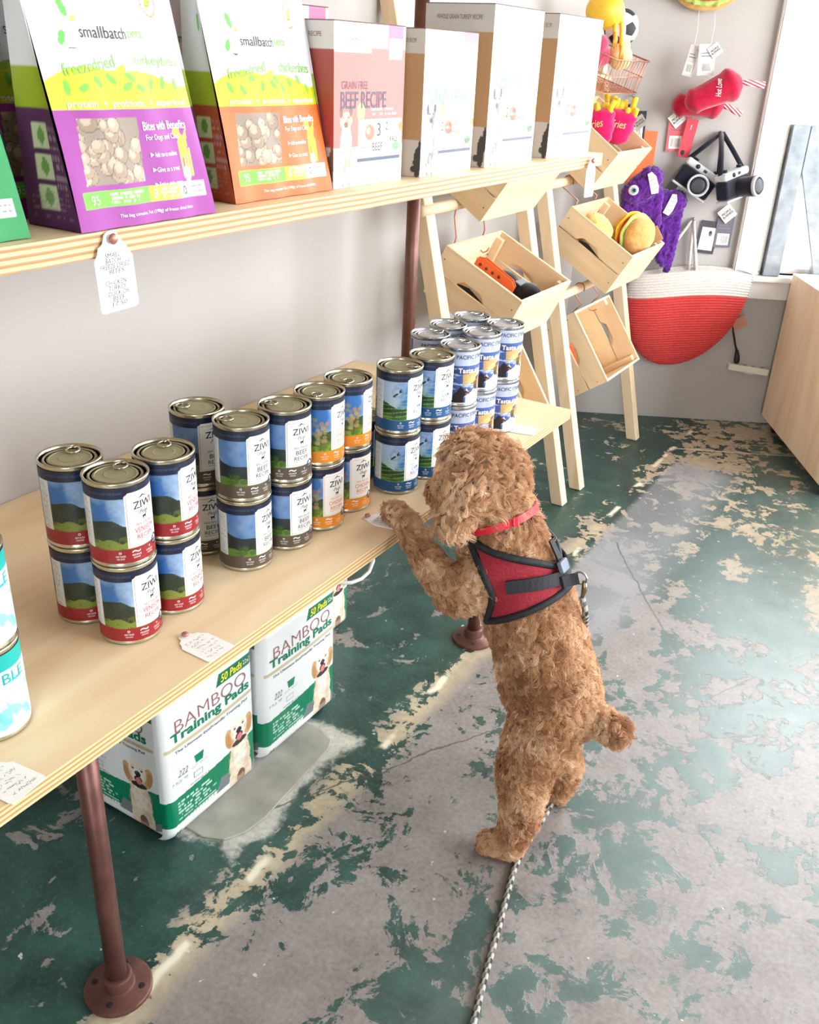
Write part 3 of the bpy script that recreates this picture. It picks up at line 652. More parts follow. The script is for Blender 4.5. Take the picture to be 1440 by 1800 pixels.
# ================================================================== bags, boxes and price tags on the upper shelf
BAGP = print_mat('pouch_print', .55, bump=.2, bs=20)
def leaf(a, x, y, s, rot, col): a.ell(x, y, s, s*.5, col, rot)
def pouch(name, y0, y1, x_base, x_top, depth, h, theme, name_txt, label, seedk, face=None):
    W = y1-y0; col, dark = theme; root = tag(empty(name, (x_base, y0, ZU+.0006)), label, 'bag', 'pet food bags on the upper shelf')
    a = Art(W, h, .0011, S(226, 226, 226)); x, y = a.x, a.y
    k1 = .098/.27*h; k2 = k1+.027
    wave = k2+.007*np.sin(x/W*2*PI*1.05-1.0)+.004*np.sin(x/W*11)
    a.fill((y < wave) & (y > k1-.01), S(186, 202, 4)); a.fill(y < k1, col)
    for q in range(9):
        r = random.Random(seedk+q); leaf(a, W*(.12+.095*q), k1+.014+r.random()*.012, .0055, r.random()*3, S(112, 186, 50))
    leaf(a, W*.47, k2+.002, .008, .6, S(190, 214, 40)); leaf(a, W*.53, k2-.002, .006, -.6, S(122, 196, 60))
    # window with bites
    wx0, wx1, wy0, wy1 = W*.10, W*.50, .035, k1-.006
    m = (x > wx0+.10*(y-wy0)) & (x < wx1+.06*(y-wy0)) & (y > wy0) & (y < wy1)
    a.fill(m, S(140, 122, 106))
    for q in range(34):
        r = random.Random(seedk*9+q); cx = wx0+(wx1-wx0)*r.random(); cy = wy0+(wy1-wy0)*r.random(); s = .0055+.003*r.random(); g = r.randint(-22, 22)
        d = ((x-cx)/s)**2+((y-cy)/(s*.85))**2; a.fill((d < 1.25) & m, S(80, 66, 54), .7); a.fill((d < 1) & m, S(164+g, 140+g, 114+g)); a.fill((((x-cx+s*.2)/s)**2+((y-cy-s*.3)/s)**2 < .35) & m, S(190, 172, 150), .7)
    a.fill(m & (fbm(x/W, y/W, 5, seedk) > .66), S(206, 206, 210), .4)
    # dog shape
    dx, dy = W*.84, k1-.046; YG = S(214, 226, 40)
    a.ell(dx, dy+.014, .0042, .010, YG); a.ell(dx-.004, dy+.026, .0045, .004, YG); a.poly([(dx+.002, dy+.02), (dx+.009, dy+.03), (dx+.006, dy+.012)], YG)
    for q in (-.003, .001, .005, .008): a.rect(dx+q-.0012, dy-.012, dx+q+.0012, dy+.012, YG)
    a.ell(dx+.001, dy-.010, .004, .007, S(248, 246, 236))
    # bottom panel
    yb0, yb1 = .0165, .0305
    a.rect(W*.06, yb0, W*.52, yb1, S(108, 196, 48)); a.rect(W*.52, yb0, W*.745, yb1, S(200, 220, 40)); a.rect(W*.745, yb0, W*.955, yb1, S(250, 250, 248))
    a.lines(W*.24, yb0+.002, W*.50, yb1-.002, 3, S(220, 246, 200), .7, 3); a.lines(W*.60, yb0+.002, W*.735, yb1-.002, 3, S(240, 248, 200), .8, 4); a.lines(W*.84, yb0+.003, W*.945, yb1-.003, 2, S(90, 90, 90), .8, 5)
    # brand leaves and seal
    for q, (u, v, s, ro, cc) in enumerate(((.20, .168, .0075, 1.9, S(96, 190, 70)), (.155, .146, .006, 1.2, S(96, 190, 70)), (.25, .160, .004, .3, S(190, 210, 90)))): leaf(a, W*u, v, s, ro, cc)
    a.ell(W*.205, .139, .004, .0015, S(60, 60, 70)); a.ell(W*.205, .1402, .0036, .0014, S(238, 238, 236))
    d = np.hypot((x-W*.80)/.011, (y-.178)/.0135); a.fill((d < 1) & (d > .86), S(236, 126, 62)); leaf(a, W*.80, .178, .008, .9, S(176, 206, 40)); a.lines(W*.77, .172, W*.83, .182, 3, S(90, 96, 60), .8, 6)
    lean = (x_top-x_base)/.17
    def front(xx, yy, e=0.):
        t = yy/h; bulge = .008*np.sin(PI*np.clip(xx/W, 0, 1))*np.sin(PI*np.clip(t*.9, 0, 1))+.0012*np.sin(xx*120+yy*30)
        pin = 1-.03*np.sin(PI*np.clip(t, 0, 1))
        return lean*yy+bulge+e, W/2+(xx-W/2)*pin, yy
    bagf = a.mesh('front_panel', front, BAGP, root)
    k = Ink(); GR = mat('ink_leaf_green', S(126, 190, 70), .5)
    k.text('smallbatch', W*.42, .151, BLACK, width=W*.30, height=.0090); k.text('pets', W*.645, .150, GR, width=W*.11, height=.0085)
    k.text('freezedried', W*.28, k2+.0065, GR, width=W*.33, height=.0095, rot=.14); k.text(name_txt, W*.77, k2+.0100, GR, width=W*.37, height=.0100, rot=-.02)
    k.text('protein  +  probiotic  +  superfood', W*.52, k1+.004, WHITE_INK, width=W*.84, height=.0072, bold=.012)
    k.text('Bites with Benefits', W*.72, k1-.0135, WHITE_INK, width=W*.35, height=.0072, bold=.015); k.text('For Dogs and Cats', W*.69, k1-.0235, WHITE_INK, width=W*.27, height=.0060)
    for q, s_ in enumerate(('Add raw to mealtime', 'Give as a treat', 'Entice picky eaters')):
        yy = k1-.037-.0125*q; k.poly([(W*.565, yy-.002), (W*.59, yy), (W*.565, yy+.002)], WHITE_INK); k.text(s_, W*.69, yy, WHITE_INK, width=W*.19, height=.0042)
    k.text('95', W*.135, (yb0+yb1)/2, WHITE_INK, height=.0075); k.text('8', W*.56, (yb0+yb1)/2, WHITE_INK, height=.0075); k.text('0', W*.79, (yb0+yb1)/2, BLACK, height=.0075)
    k.text('This bag contains 7oz (198g) of freeze dried bites', W*.55, .0085, WHITE_INK, width=W*.55, height=.0036)
    k.build('front_print', lambda u, v: front(u, v, .0006), bagf)
    # side gussets with icons, side shade painted in as darker colours; back and base
    def side(s):
        g = Art(depth, h, .0022, S(214, 214, 212)); gx, gy = g.x, g.y
        g.fill(gy < k2+.004, S(150, 168, 24)); g.fill(gy < k1, dark)
        for q in range(3): g.rect(depth*.25, k1-.03-.024*q, depth*.62, k1-.010-.024*q, S(180, 190, 150)); g.ell(depth*.43, k1-.02-.024*q, .005, .007, S(90, 140, 60))
        g.lines(depth*.66, .03, depth*.98, k1-.01, 7, S(180, 160, 170), .5, 8); g.lines(depth*.1, .006, depth*.95, .03, 6, S(150, 130, 140), .4, 9)
        leaf(g, depth*.5, .165, .008, 1.6, S(110, 180, 90))
        def fn(xx, yy):
            fx = lean*yy; bx = -depth*(1-.10*yy/h) if True else 0
            t = xx/depth; d_in = .010*np.sin(PI*t)*np.clip(.35+yy/h, 0, 1)
            X = bx+(fx-bx)*t
            return X, (0 if s < 0 else W)+(d_in if s < 0 else -d_in)+0*xx+(.0 if s < 0 else 0), yy
        o = g.mesh('side_gusset', fn, BAGP, root)
        if s > 0: o.data.flip_normals()
    side(-1); side(1)
    bk = [(-depth, 0, 0), (-depth, W, 0), (-depth*.9, W, h), (-depth*.9, 0, h)]; obj('back_panel', bk, [(0, 3, 2, 1)], mat('pouch_back_'+name_txt, dark, .4), root)
    obj('base', [(-depth, 0, 0), (0, 0, 0), (0, W, 0), (-depth, W, 0)], [(0, 3, 2, 1)], mat('pouch_back_'+name_txt, dark, .4), root)
    tz = lean*h; obj('top_seal', [(tz, 0, h), (tz, W, h), (-depth*.9, W, h), (-depth*.9, 0, h), (tz*.5-depth*.45, 0, h+.02), (tz*.5-depth*.45, W, h+.02)], [(0, 1, 5, 4), (3, 4, 5, 2), (0, 4, 3), (1, 2, 5)], mat('pouch_top', S(232, 232, 230), .4), root)
    return root
PURPLE = (S(146, 36, 138), S(74, 26, 74)); ORANGE = (S(228, 98, 28), S(160, 64, 26)); GREEN = (S(0, 132, 62), S(6, 76, 42))
pouch('treat_pouch', -1.199, -1.036, .538, .497, .066, .255, PURPLE, 'turkeybites', 'white and purple turkey bites pouch on the upper shelf', 3)
pouch('treat_pouch', -.980, -.812, .515, .478, .066, .25, ORANGE, 'chickenbites', 'white and orange chicken bites pouch on the upper shelf', 13)
pouch('treat_pouch', -1.40, -1.240, .526, .486, .066, .255, GREEN, 'duckbites', 'white and green pouch cut off by the left edge of the upper shelf', 23)
pouch('treat_pouch', -.985, -.820, .43, .395, .066, .25, ORANGE, 'chickenbites', 'second orange pouch standing behind the front chicken bites pouch', 33)
pouch('treat_pouch', -1.205, -1.042, .45, .41, .066, .255, PURPLE, 'turkeybites', 'second purple pouch standing behind the front turkey bites pouch', 43)

BOXP = print_mat('carton_print', .5)
def carton(x1, y0, W, depth, h, kind, label, z=0.):
    root = tag(empty('food_carton', (x1, y0, ZU+.0004+z)), label, 'box', 'pet food cartons on the upper shelf')
    beef = kind == 'beef'
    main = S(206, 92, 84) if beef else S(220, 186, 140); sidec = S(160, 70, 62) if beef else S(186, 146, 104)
    INKB = mat('ink_carton', S(62, 66, 92), .5); KB = mat('kraft_text', S(110, 92, 76), .6); BLUEI = mat('ink_sky_blue', S(120, 176, 214), .5)
    a = Art(W, h, .0011, S(240, 236, 230)); x, y = a.x, a.y
    if beef: a.fill((y > .25*h) & (y < .86*h), S(214, 112, 102)); a.rect(0, .83*h, W*.5, h, S(240, 236, 232)); a.rect(0, .86*h, W, h, S(240, 236, 232)); a.rect(W*.74, .84*h, W*.97, h, S(196, 110, 150)); a.rect(W*.76, .80*h, W*.95, .92*h, S(240, 232, 236)); a.rect(W*.34, .17*h, W*.98, .42*h, S(238, 222, 196))
    else: a.rect(W*.93, .30*h, W, .98*h, S(240, 220, 190)); a.rect(W*.30, .17*h, W*.98, .40*h, S(246, 240, 226)); a.rect(W*.72, .93*h, W, h, S(196, 120, 160) if h < .19 else S(240, 236, 230))
    a.ell(W*.37, .47*h, .0085, .0105, S(206, 184, 120))
    a.rect(W*.32, .155*h, W*.97, .18*h, S(70, 78, 96)); a.lines(W*.06, .04*h, W*.92, .11*h, 2, S(190, 176, 160), .7, 3)
    a.lines(W*.50, .44*h, W*.90, .50*h, 2, S(240, 220, 214) if beef else S(200, 200, 196), .8, 4)
    fur = S(226, 186, 158) if beef else S(150, 146, 142); drk = S(120, 84, 66) if beef else S(70, 64, 64)
    for cx, cy, rx, ry in ((.17, .27, .065, .13), (.165, .42, .065, .055), (.13, .10, .03, .10), (.22, .09, .03, .10)): a.ell(W*cx, h*cy, W*rx*1.25, h*ry, fur)
    for cx, cy, rx, ry in ((.10, .47, .02, .035), (.23, .48, .02, .035), (.165, .395, .022, .018), (.13, .44, .01, .008), (.20, .44, .01, .008)): a.ell(W*cx, h*cy, W*rx*1.2, h*ry, drk)
    a.fill((fbm(x/W, y/W, 16, 5) > .6) & (x < W*.26) & (y < .5*h) & (np.abs(a.c[..., 0]-fur[0]) < .01), drk, .5)
    a.ell(W*.50, .34*h, W*.07, .05*h, S(190, 112, 84)); a.ell(W*.48, .35*h, W*.03, .025*h, S(226, 170, 140)); a.ell(W*.90, .24*h, W*.06, .03*h, S(110, 150, 110)); a.ell(W*.97, .37*h, W*.04, .03*h, S(226, 130, 80))
    def fr(xx, yy, e=0.): return e+0*xx, xx, yy
    f = a.mesh('front_panel', fr, BOXP, root)
    k = Ink()
    if beef:
        k.text('GRAIN FREE', W*.28, .635*h, INKB, width=W*.36, height=.048*h); k.text('BEEF RECIPE', W*.41, .545*h, INKB, width=W*.64, height=.105*h, bold=.012); k.text('100% HUMAN GRADE', W*.30, .905*h, INKB, width=W*.3, height=.02*h); k.text('DEHYDRATED DOG FOOD', W*.31, .875*h, INKB, width=W*.3, height=.02*h)
        k.text('3', W*.63, .355*h, INKB, height=.085*h); k.text('BEEF', W*.615, .245*h, INKB, width=W*.15, height=.052*h); k.text('RANCH RAISED', W*.46, .245*h, KB, width=W*.13, height=.02*h); k.text('KALE', W*.86, .29*h, INKB, width=W*.11, height=.04*h); k.text('2', W*.75, .375*h, INKB, height=.05*h); k.text('SWEET POTATO', W*.86, .385*h, KB, width=W*.13, height=.018*h)
    else:
        k.text('WHOLE GRAIN', W*.30, .645*h, BLUEI, width=W*.36, height=.03*h); k.text('TURKEY', W*.27, .555*h, BLUEI, width=W*.40, height=.105*h, bold=.012); k.text('RECIPE', W*.68, .555*h, BLUEI, width=W*.34, height=.105*h, bold=.012)
        k.text('2', W*.38, .35*h, KB, height=.065*h); k.text('FREE RANGE', W*.60, .36*h, KB, width=W*.3, height=.025*h); k.text('OATS', W*.88, .22*h, KB, width=W*.13, height=.05*h); k.text('1', W*.76, .24*h, KB, height=.05*h); k.text('TURKEY', W*.60, .31*h, KB, width=W*.3, height=.03*h)
    k.build('front_print', lambda u, v: fr(u, v, .0004), f)
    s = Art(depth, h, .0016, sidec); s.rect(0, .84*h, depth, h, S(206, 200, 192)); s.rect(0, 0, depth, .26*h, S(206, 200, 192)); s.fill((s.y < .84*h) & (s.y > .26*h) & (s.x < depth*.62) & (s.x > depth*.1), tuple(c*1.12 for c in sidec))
    for cx, cy, rx, ry in ((.93, .10, .10, .13), (.86, .055, .08, .03), (.98, .18, .06, .10)): s.ell(depth*cx, h*cy, .05*cx*0+rx*.06, h*ry*.8, drk)
    def sd(xx, yy, e=0.): return xx-depth, -e+0*xx, yy
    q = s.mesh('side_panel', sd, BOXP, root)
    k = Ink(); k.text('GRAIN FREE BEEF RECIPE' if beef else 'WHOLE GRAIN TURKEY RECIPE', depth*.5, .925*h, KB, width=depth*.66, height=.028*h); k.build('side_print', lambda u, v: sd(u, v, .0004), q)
    obj('back_and_base', [(0, 0, 0), (0, W, 0), (-depth, W, 0), (-depth, 0, 0), (0, W, h), (-depth, W, h), (-depth, 0, h)], [(0, 3, 2, 1), (1, 2, 5, 4), (2, 3, 6, 5)], mat('carton_side', S(200, 180, 156), .6), root)
    t = .0012; obj('top_flap', [(0, 0, h), (0, W, h), (-depth, W, h), (-depth, 0, h), (.0008, -.0005, h+t), (.0008, W, h+t), (-depth, W, h+t), (-depth, -.0005, h+t)], [(0, 3, 2, 1), (4, 5, 6, 7), (0, 1, 5, 4), (1, 2, 6, 5), (2, 3, 7, 6), (3, 0, 4, 7)], mat('carton_top', S(120, 96, 92), .6), root)
    return root
carton(.514, -.808, .149, .10, .1755, 'beef', 'red grain-free beef recipe carton beside the orange pouch')
carton(.398, -.815, .155, .09, .194, 'beef', 'taller red carton standing behind the beef recipe carton')
carton(.518, -.618, .142, .075, .1755, 'turkey', 'short turkey recipe carton next to the red beef carton')
carton(.518, -.432, .166, .112, .2135, 'turkey', 'tall turkey recipe carton, third along the upper shelf')
carton(.518, -.206, .188, .075, .2135, 'turkey', 'wide tall carton at the far end of the upper shelf')

# ---- manila-shaped price tags
def price_tag(label, M, lines, seed, pin=True):
    """tag outline in its own x (width) and y (length, hole at the top)"""
    L, Wd = .068, .043
    out = [(-Wd/2+.004, 0), (Wd/2-.004, 0), (Wd/2-.001, .001), (Wd/2, .004), (Wd/2, L*.66), (Wd/2-.0045, L*.74), (Wd/2-.0065, L*.82), (Wd/2-.011, L*.85), (.0085, L*.90), (.0075, L*.955), (.004, L*.99), (0, L), (-.004, L*.99), (-.0075, L*.955), (-.0085, L*.90), (-Wd/2+.011, L*.85), (-Wd/2+.0065, L*.82), (-Wd/2+.0045, L*.74), (-Wd/2, L*.66), (-Wd/2, .004), (-Wd/2+.001, .001)]
    root = empty('price_tag'); tag(root, label, 'tag', 'handwritten price tags')
    extrude_poly('card', out, lambda u, v, w: Vector((u, v, w)), .0008, WHITE_CARD, root)
    k = Ink(); PEN = mat('pen_ink', S(64, 64, 74), .6)
    if isinstance(lines, int): k.script(-.016, L*.06, .017, L*.74, lines, PEN, seed, .0005); lines = []
    n = len(lines)
    for i, s in enumerate(lines):
        if s: k.text(s, random.Random(seed+i).uniform(-.002, .002), L*.74-(L*.68)*(i+.5)/n, PEN, width=min(.034, .0034*len(s)), height=.0040, shear=.15)
    k.build('handwriting', lambda x, y: (x, y, .0010+0*x), root)
    lathe('pin', [(.0001, 0), (.0012, .0), (.0012, .0018), (.0042, .0022), (.0048, .0034), (.0036, .0050), (.0001, .0056)], mat('copper_tack', S(176, 118, 100), .4, .5), root, n=14, M=Matrix.Translation((0, L*.905, .0004)))
    root.matrix_world = M; return root
def tagM(o, ux, uy):
    ux = Vector(ux).normalized(); uy = Vector(uy); uy = (uy-ux*uy.dot(ux)).normalized(); uz = ux.cross(uy)
    m = Matrix.Identity(4)
    for i in range(3): m[i][0] = ux[i]; m[i][1] = uy[i]; m[i][2] = uz[i]
    m.translation = Vector(o); return m
price_tag('hanging tag pinned below the purple pouch on the shelf edge', tagM((D+.0042, -1.172, .9305), (0, 1, .03), (-.03, 0, 1)), ['SMALL', 'BATCH', 'FREEZE DRIED', 'BITES', '', 'CHICKEN', 'TURKEY', 'DUCK OR', 'BEEF', '17.50'], 3)
price_tag('hanging tag turned sideways at the far end of the upper shelf', tagM((D+.008, -.072, .928), (0, 1, -.03), (-.03, 0, 1)), 6, 9)
def flat_tag(label, x, y, rot, lines, seed, tilt=0.):
    price_tag(label, tagM((x, y, Z1+.0006), (math.cos(rot), math.sin(rot), 0), (-math.sin(rot), math.cos(rot), tilt)), lines, seed)
flat_tag('flat tag lying in front of the red venison cans', .543, -1.066, PI/2-.03, 6, 4)
flat_tag('flat tag at the lower left corner of the shelf', .545, -1.338, PI/2+.1, 5, 5)
flat_tag('flat tag under the paw of the dog', .540, -.652, PI/2+.22, 5, 6)
flat_tag('flat tag beside the grey-blue salmon cans at the far end', .536, -.165, PI/2+.25, 4, 8)

# ================================================================== training pad packs under the shelf
PACKP = print_mat('poly_pack_print', .3, coat=.2, bump=.25, bs=26)
def pack(x1, y0, label, depth=.20, z=.0063):
    W, h = .212, .272
    root = tag(empty('training_pad_pack', (x1, y0, z)), label, 'pack', 'training pad packs under the lower shelf')
    GRN = S(0, 128, 88)
    def art(w):
        a = Art(w, h, .0013, S(228, 230, 230)); x, y = a.x, a.y
        a.fill(y < .30*h+.06*h*(x/w), GRN); a.fill(y < .105*h+.02*h*np.sin(x/w*3.2), S(232, 234, 234)); a.fill((y < .30*h+.06*h*(x/w)) & (np.sin(x*900) > .6) & (y > .11*h), S(0, 112, 78), .6)
        a.poly([(w*.50, .10*h), (w*.66, .10*h), (w*.64, .19*h), (w*.56, .20*h)], S(120, 126, 130)); a.poly([(w*.90, .045*h), (w, .08*h), (w, .14*h), (w*.9, .10*h)], S(120, 126, 130))
        # the puppy
        cx = w*.78; cream = S(232, 214, 190); lite = S(240, 230, 214); gold = S(206, 160, 108)
        for dx, dy, rx, ry in ((0, .22, .125, .17), (-.075, .10, .055, .09), (.085, .10, .055, .09), (0, .33, .10, .10)): a.ell(cx+w*dx, h*dy, w*rx, h*ry, cream)
        a.ell(cx, .27*h, w*.08, .12*h, lite); a.ell(cx+w*.01, .08*h, w*.05, .055*h, S(120, 84, 64)); a.ell(cx, .365*h, w*.09, .022*h, S(52, 46, 44))
        a.ell(cx-w*.115, .435*h, w*.050, .075*h, gold, .15); a.ell(cx+w*.115, .445*h, w*.050, .075*h, gold, -.15); a.ell(cx-w*.125, .425*h, w*.030, .055*h, S(188, 138, 88), .15); a.ell(cx+w*.128, .435*h, w*.030, .055*h, S(188, 138, 88), -.15)
        a.ell(cx, .462*h, w*.100, .080*h, cream); a.ell(cx, .488*h, w*.092, .055*h, lite); a.ell(cx, .432*h, w*.066, .050*h, S(246, 238, 226))
        a.ell(cx, .408*h, w*.046, .026*h, S(74, 36, 38)); a.ell(cx+w*.004, .396*h, w*.032, .026*h, S(222, 122, 130)); a.ell(cx, .449*h, w*.034, .021*h, S(30, 26, 28)); a.ell(cx-w*.010, .456*h, w*.009, .005*h, S(110, 104, 104))
        for sg in (-1, 1): a.ell(cx+sg*w*.050, .480*h, w*.014, .0065*h, S(52, 36, 32), sg*.3); a.ell(cx+sg*w*.050, .494*h, w*.022, .008*h, S(224, 200, 168), sg*.3, .7)
        a.fill((fbm(x/w*.6+y/w*.2, y/w, 34, 6) > .57) & (np.hypot((x-cx)/(w*.15), (y-.30*h)/(h*.27)) < 1) & (np.abs(a.c[..., 2]-cream[2]) < .02), S(214, 190, 160), .7)
        a.fill((fbm(x/w, y/w, 20, 2) > .58) & (np.hypot((x-cx)/(w*.14), (y-.22*h)/(h*.2)) < 1) & (y < .34*h), S(206, 184, 156), .45)
        a.rect(w*.03, .655*h, w*.985, .675*h, S(196, 184, 148)); a.poly([(w*.56, .865*h), (w*.60, .94*h), (w, .94*h), (w, .865*h)], S(0, 112, 76))
        a.poly([(w*.30, .46*h), (w*.37, .46*h), (w*.385, .52*h), (w*.285, .52*h)], S(0, 128, 88)); a.lines(w*.06, .40*h, w*.26, .425*h, 2, S(130, 132, 134), .8, 2); a.lines(w*.25, .435*h, w*.46, .455*h, 2, S(130, 132, 134), .8, 3); a.lines(w*.22, .325*h, w*.44, .34*h, 1, S(130, 132, 134), .8, 5)
        a.lines(w*.10, .13*h, w*.50, .275*h, 6, S(196, 230, 216), .85, 4)
        a.rect(0, 0, w, .012*h, S(206, 210, 214))
        return a
    def inks(w):
        k = Ink(); BR = mat('ink_brown', S(150, 98, 92), .5); GI = mat('ink_pack_green', S(0, 118, 82), .5); YI = mat('ink_pack_yellow', S(236, 226, 60), .5)
        k.text('BAMBOO', w*.51, .80*h, BR, width=w*.76, height=.082*h, bold=-.012); k.text('Training Pads', w*.50, .722*h, GI, width=w*.84, height=.082*h, bold=.03)
        k.text('50 Pads', w*.735, .902*h, YI, width=w*.24, height=.052*h, bold=.02, shear=.2); k.text('22x22', w*.92, .902*h, WHITE_INK, width=w*.11, height=.03*h); k.text('The Ultimate EcoFriendly Training Pad', w*.50, .628*h, BLACK, width=w*.78, height=.026*h)
        k.text('222', w*.17, .47*h, GREY_INK, width=w*.10, height=.045*h, shear=.3); k.frame(w*.27, .365*h, w*.36, .405*h, .0008, GREY_INK, 1); k.text('AE', w*.09, .05*h, GI, height=.03*h)
        return k
    rc = .016
    def wrap(xx, yy, w, e=0.):
        return xx, yy
    def front(xx, yy, e=0.):
        t = np.clip(xx/W, 0, 1); edge = np.minimum(xx, W-xx); rnd = np.where(edge < rc, rc-np.sqrt(np.maximum(rc**2-(rc-edge)**2, 0)), 0)
        top = np.clip((yy-(h-.02))/.02, 0, 1); bot = np.clip((.02-yy)/.02, 0, 1)
        return -rnd-.012*top**2-.012*bot**2+.004*np.sin(PI*t)*np.sin(PI*yy/h)+e, xx, yy
    A = art(W); f = A.mesh('front_panel', front, PACKP, root); inks(W).build('front_print', lambda u, v: front(u, v, .0006), f)
    d2 = depth-rc
    def sdm(xx, yy, e=0.):
        t = xx/d2; top = np.clip((yy-(h-.02))/.02, 0, 1); bot = np.clip((.02-yy)/.02, 0, 1)
        return xx-depth, .0+.012*top**2+.012*bot**2-.004*np.sin(PI*np.clip(t, 0, 1))*np.sin(PI*yy/h)-e, yy
    A2 = art(d2); f2 = A2.mesh('side_panel', sdm, PACKP, root); inks(d2).build('side_print', lambda u, v: sdm(u, v, .0006), f2)
    box('pad_block', (-depth+.002, .014, .002), (-.018, W-.003, h-.004), mat('poly_pack_white', S(224, 226, 228), .35), root, bev=.008)
    return root
pack(.337, -.990, 'bamboo training pad pack nearest the pipe leg under the shelf')
pack(.337, -.757, 'bamboo training pad pack in the middle of the row under the shelf')
pack(.19, -.50, 'third bamboo training pad pack set further back under the shelf', z=.0008)
# white cable loop under the shelf
tag(tube('white_cable', [(.42, -.735, .478), (.42, -.705, .41), (.42, -.675, .372), (.42, -.649, .354), (.42, -.620, .340), (.42, -.589, .333), (.42, -.565, .336), (.42, -.553, .352), (.42, -.556, .39), (.42, -.565, .43), (.42, -.572, .478)], .0035, mat('white_cable_plastic', S(232, 230, 224), .4), n=8), 'white cable hanging in a loop under the lower shelf', 'cable')
# ================================================================== leaning racks with hanging crates
PINE = wood('pine', S(234, 210, 176), S(218, 190, 150), axis=2, lines=10); PINE_Y = wood('pine_crosswise', S(236, 212, 178), S(220, 192, 152), axis=1, lines=12); PINE_X = wood('pine_lengthwise', S(228, 202, 164), S(210, 178, 138), axis=0, lines=12)
legx = lambda z: .33-.246*z
def rack(y0, y1, label):
    root = tag(empty('leaning_rack', (0, (y0+y1)/2, 0)), label, 'rack', 'wooden racks leaning on the wall'); yc = (y0+y1)/2
    for y in (y0, y1):
        zt = 1.26; a = .018
        V = [(legx(z)+dx, y-yc+dy, z) for z in (0.001, zt) for dx, dy in ((-a, -a), (a, -a), (a, a), (-a, a))]
        bm = bmesh.new(); vv = [bm.verts.new(v) for v in V]
        for q in ((0, 3, 2, 1), (4, 5, 6, 7), (0, 1, 5, 4), (1, 2, 6, 5), (2, 3, 7, 6), (3, 0, 4, 7)): bm.faces.new([vv[i] for i in q])
        bmesh.ops.bevel(bm, geom=bm.edges[:], offset=.002, segments=1, affect='EDGES'); lg = bmobj('leg', bm, PINE, root)
        box('foot_pad', (legx(0)-.016, y-yc-.016, 0), (legx(0)+.016, y-yc+.016, .004), mat('black_felt', S(34, 32, 32), .9), lg)
    for z in (.555, .845, 1.105): tube('dowel', [(legx(z)+.012, y0-yc-.03, z), (legx(z)+.012, 0, z), (legx(z)+.012, y1-yc+.03, z)], .0125, PINE_Y, root, n=16)
    return root
rack(.07, .572, 'pale leaning rack next to the shelf end'); rack(.706, 1.207, 'pale leaning rack nearer the corner basket')
CL, CWD, CHT, CT = .225, .285, .128, .008
def crate_parts(root):
    def end_slat(y):
        up_ = [(0, 0), (CL, 0), (CL, -.062), (CL*.66, -.062), (CL*.58, -.046), (CL*.36, -.046), (CL*.28, -.062), (0, -.062)]
        f = lambda u, v, w: Vector((u, y+w, v))
        extrude_poly('end_slat', up_, f, CT, PINE_X, root); extrude_poly('end_slat', [(0, -.066), (CL, -.066), (CL, -CHT), (0, -CHT)], f, CT, PINE_X, root)
    end_slat(0); end_slat(CWD-CT)
    for x in (0, CL-CT*.8):
        box('side_slat', (x, CT+.0002, -.060), (x+CT*.8, CWD-CT-.0002, -.0005), PINE_Y, root); box('side_slat', (x, CT+.0002, -CHT+.001), (x+CT*.8, CWD-CT-.0002, -.065), PINE_Y, root)
    for k in range(3):
        w = (CL-.02)/3; box('bottom_slat', (.0075+k*(w+.003), CT+.0002, -CHT+.0005), (.0075+k*(w+.003)+w-.002, CWD-CT-.0002, -CHT+.007), PINE_Y, root)
    for x in (CT*.8+.0003, CL-CT*.8-.0185):
        for y in (CT+.0003, CWD-CT-.0185): 
            c = box('corner_post', (x, y, -CHT+.0075), (x+.018, y+.018, -.012), PINE, root)
    NAIL = mat('nail_hole', S(90, 62, 40), .8)
    for x in (.012, CL-.012):
        for z in (-.03, -.098): lathe('nail', [(.0001, 0), (.0016, 0), (.0016, .0004), (.0001, .0005)], NAIL, root, n=8, M=Matrix.Translation((x, -.0001, z)) @ Matrix.Rotation(PI/2, 4, 'X'))
crate0 = None
def crateM(xb, zb, y0, tau):
    t = math.radians(tau); m = Matrix.Identity(4)
    a = Vector((math.cos(t), 0, -math.sin(t))); h = Vector((math.sin(t), 0, math.cos(t)))
    for i in range(3): m[i][0] = a[i]; m[i][1] = (0, 1, 0)[i]; m[i][2] = h[i]
    m.translation = Vector((xb, y0, zb)); return m
def crate(xb, zb, y0, tau, label, zd, hk):
    global crate0
    if crate0 is None: crate0 = o = empty('wooden_crate'); crate_parts(o)
    else: o = copy_tree(crate0)
    m = crateM(xb, zb, y0, tau); o.matrix_world = m; tag(o, label, 'crate', 'hanging wooden crates')
    # two copper hooks from the dowel above to the back rim
    for k, yy in enumerate((y0+.055, y0+.20)):
        dx = legx(zd)+.012; rim = m @ Vector((.003, 0, 0)); pts = []
        for a in np.linspace(-.5, 3.6, 9): pts.append((dx+.0155*math.cos(a), yy, zd+.0155*math.sin(a)))
        mid = Vector((min(dx, rim.x)-.016, yy, (zd+rim.z)/2+.012)); pts.append(tuple(mid)); 
        ax = m.to_3x3() @ Vector((1, 0, 0)); hx = m.to_3x3() @ Vector((0, 0, 1)); base = Vector((rim.x, yy, rim.z))
        for a_, h_ in ((-.012, .012), (-.008, -.03), (.0, -.074), (.012, -.078), (.019, -.060), (.020, -.040)): pts.append(tuple(base+ax*a_+hx*(h_*.55+.0)))
        tag(tube('crate_hook', pts, .0018, COPPER, n=7), 'copper wire hook on the %s, %s' % (hk, ('near', 'far')[k]), 'hook', 'copper hooks on the racks')
    return m
mA1 = crate(.091, 1.048, .18, 34, 'top crate on the rack by the shelf, mostly behind the shelf edge', 1.105, 'top crate by the shelf')
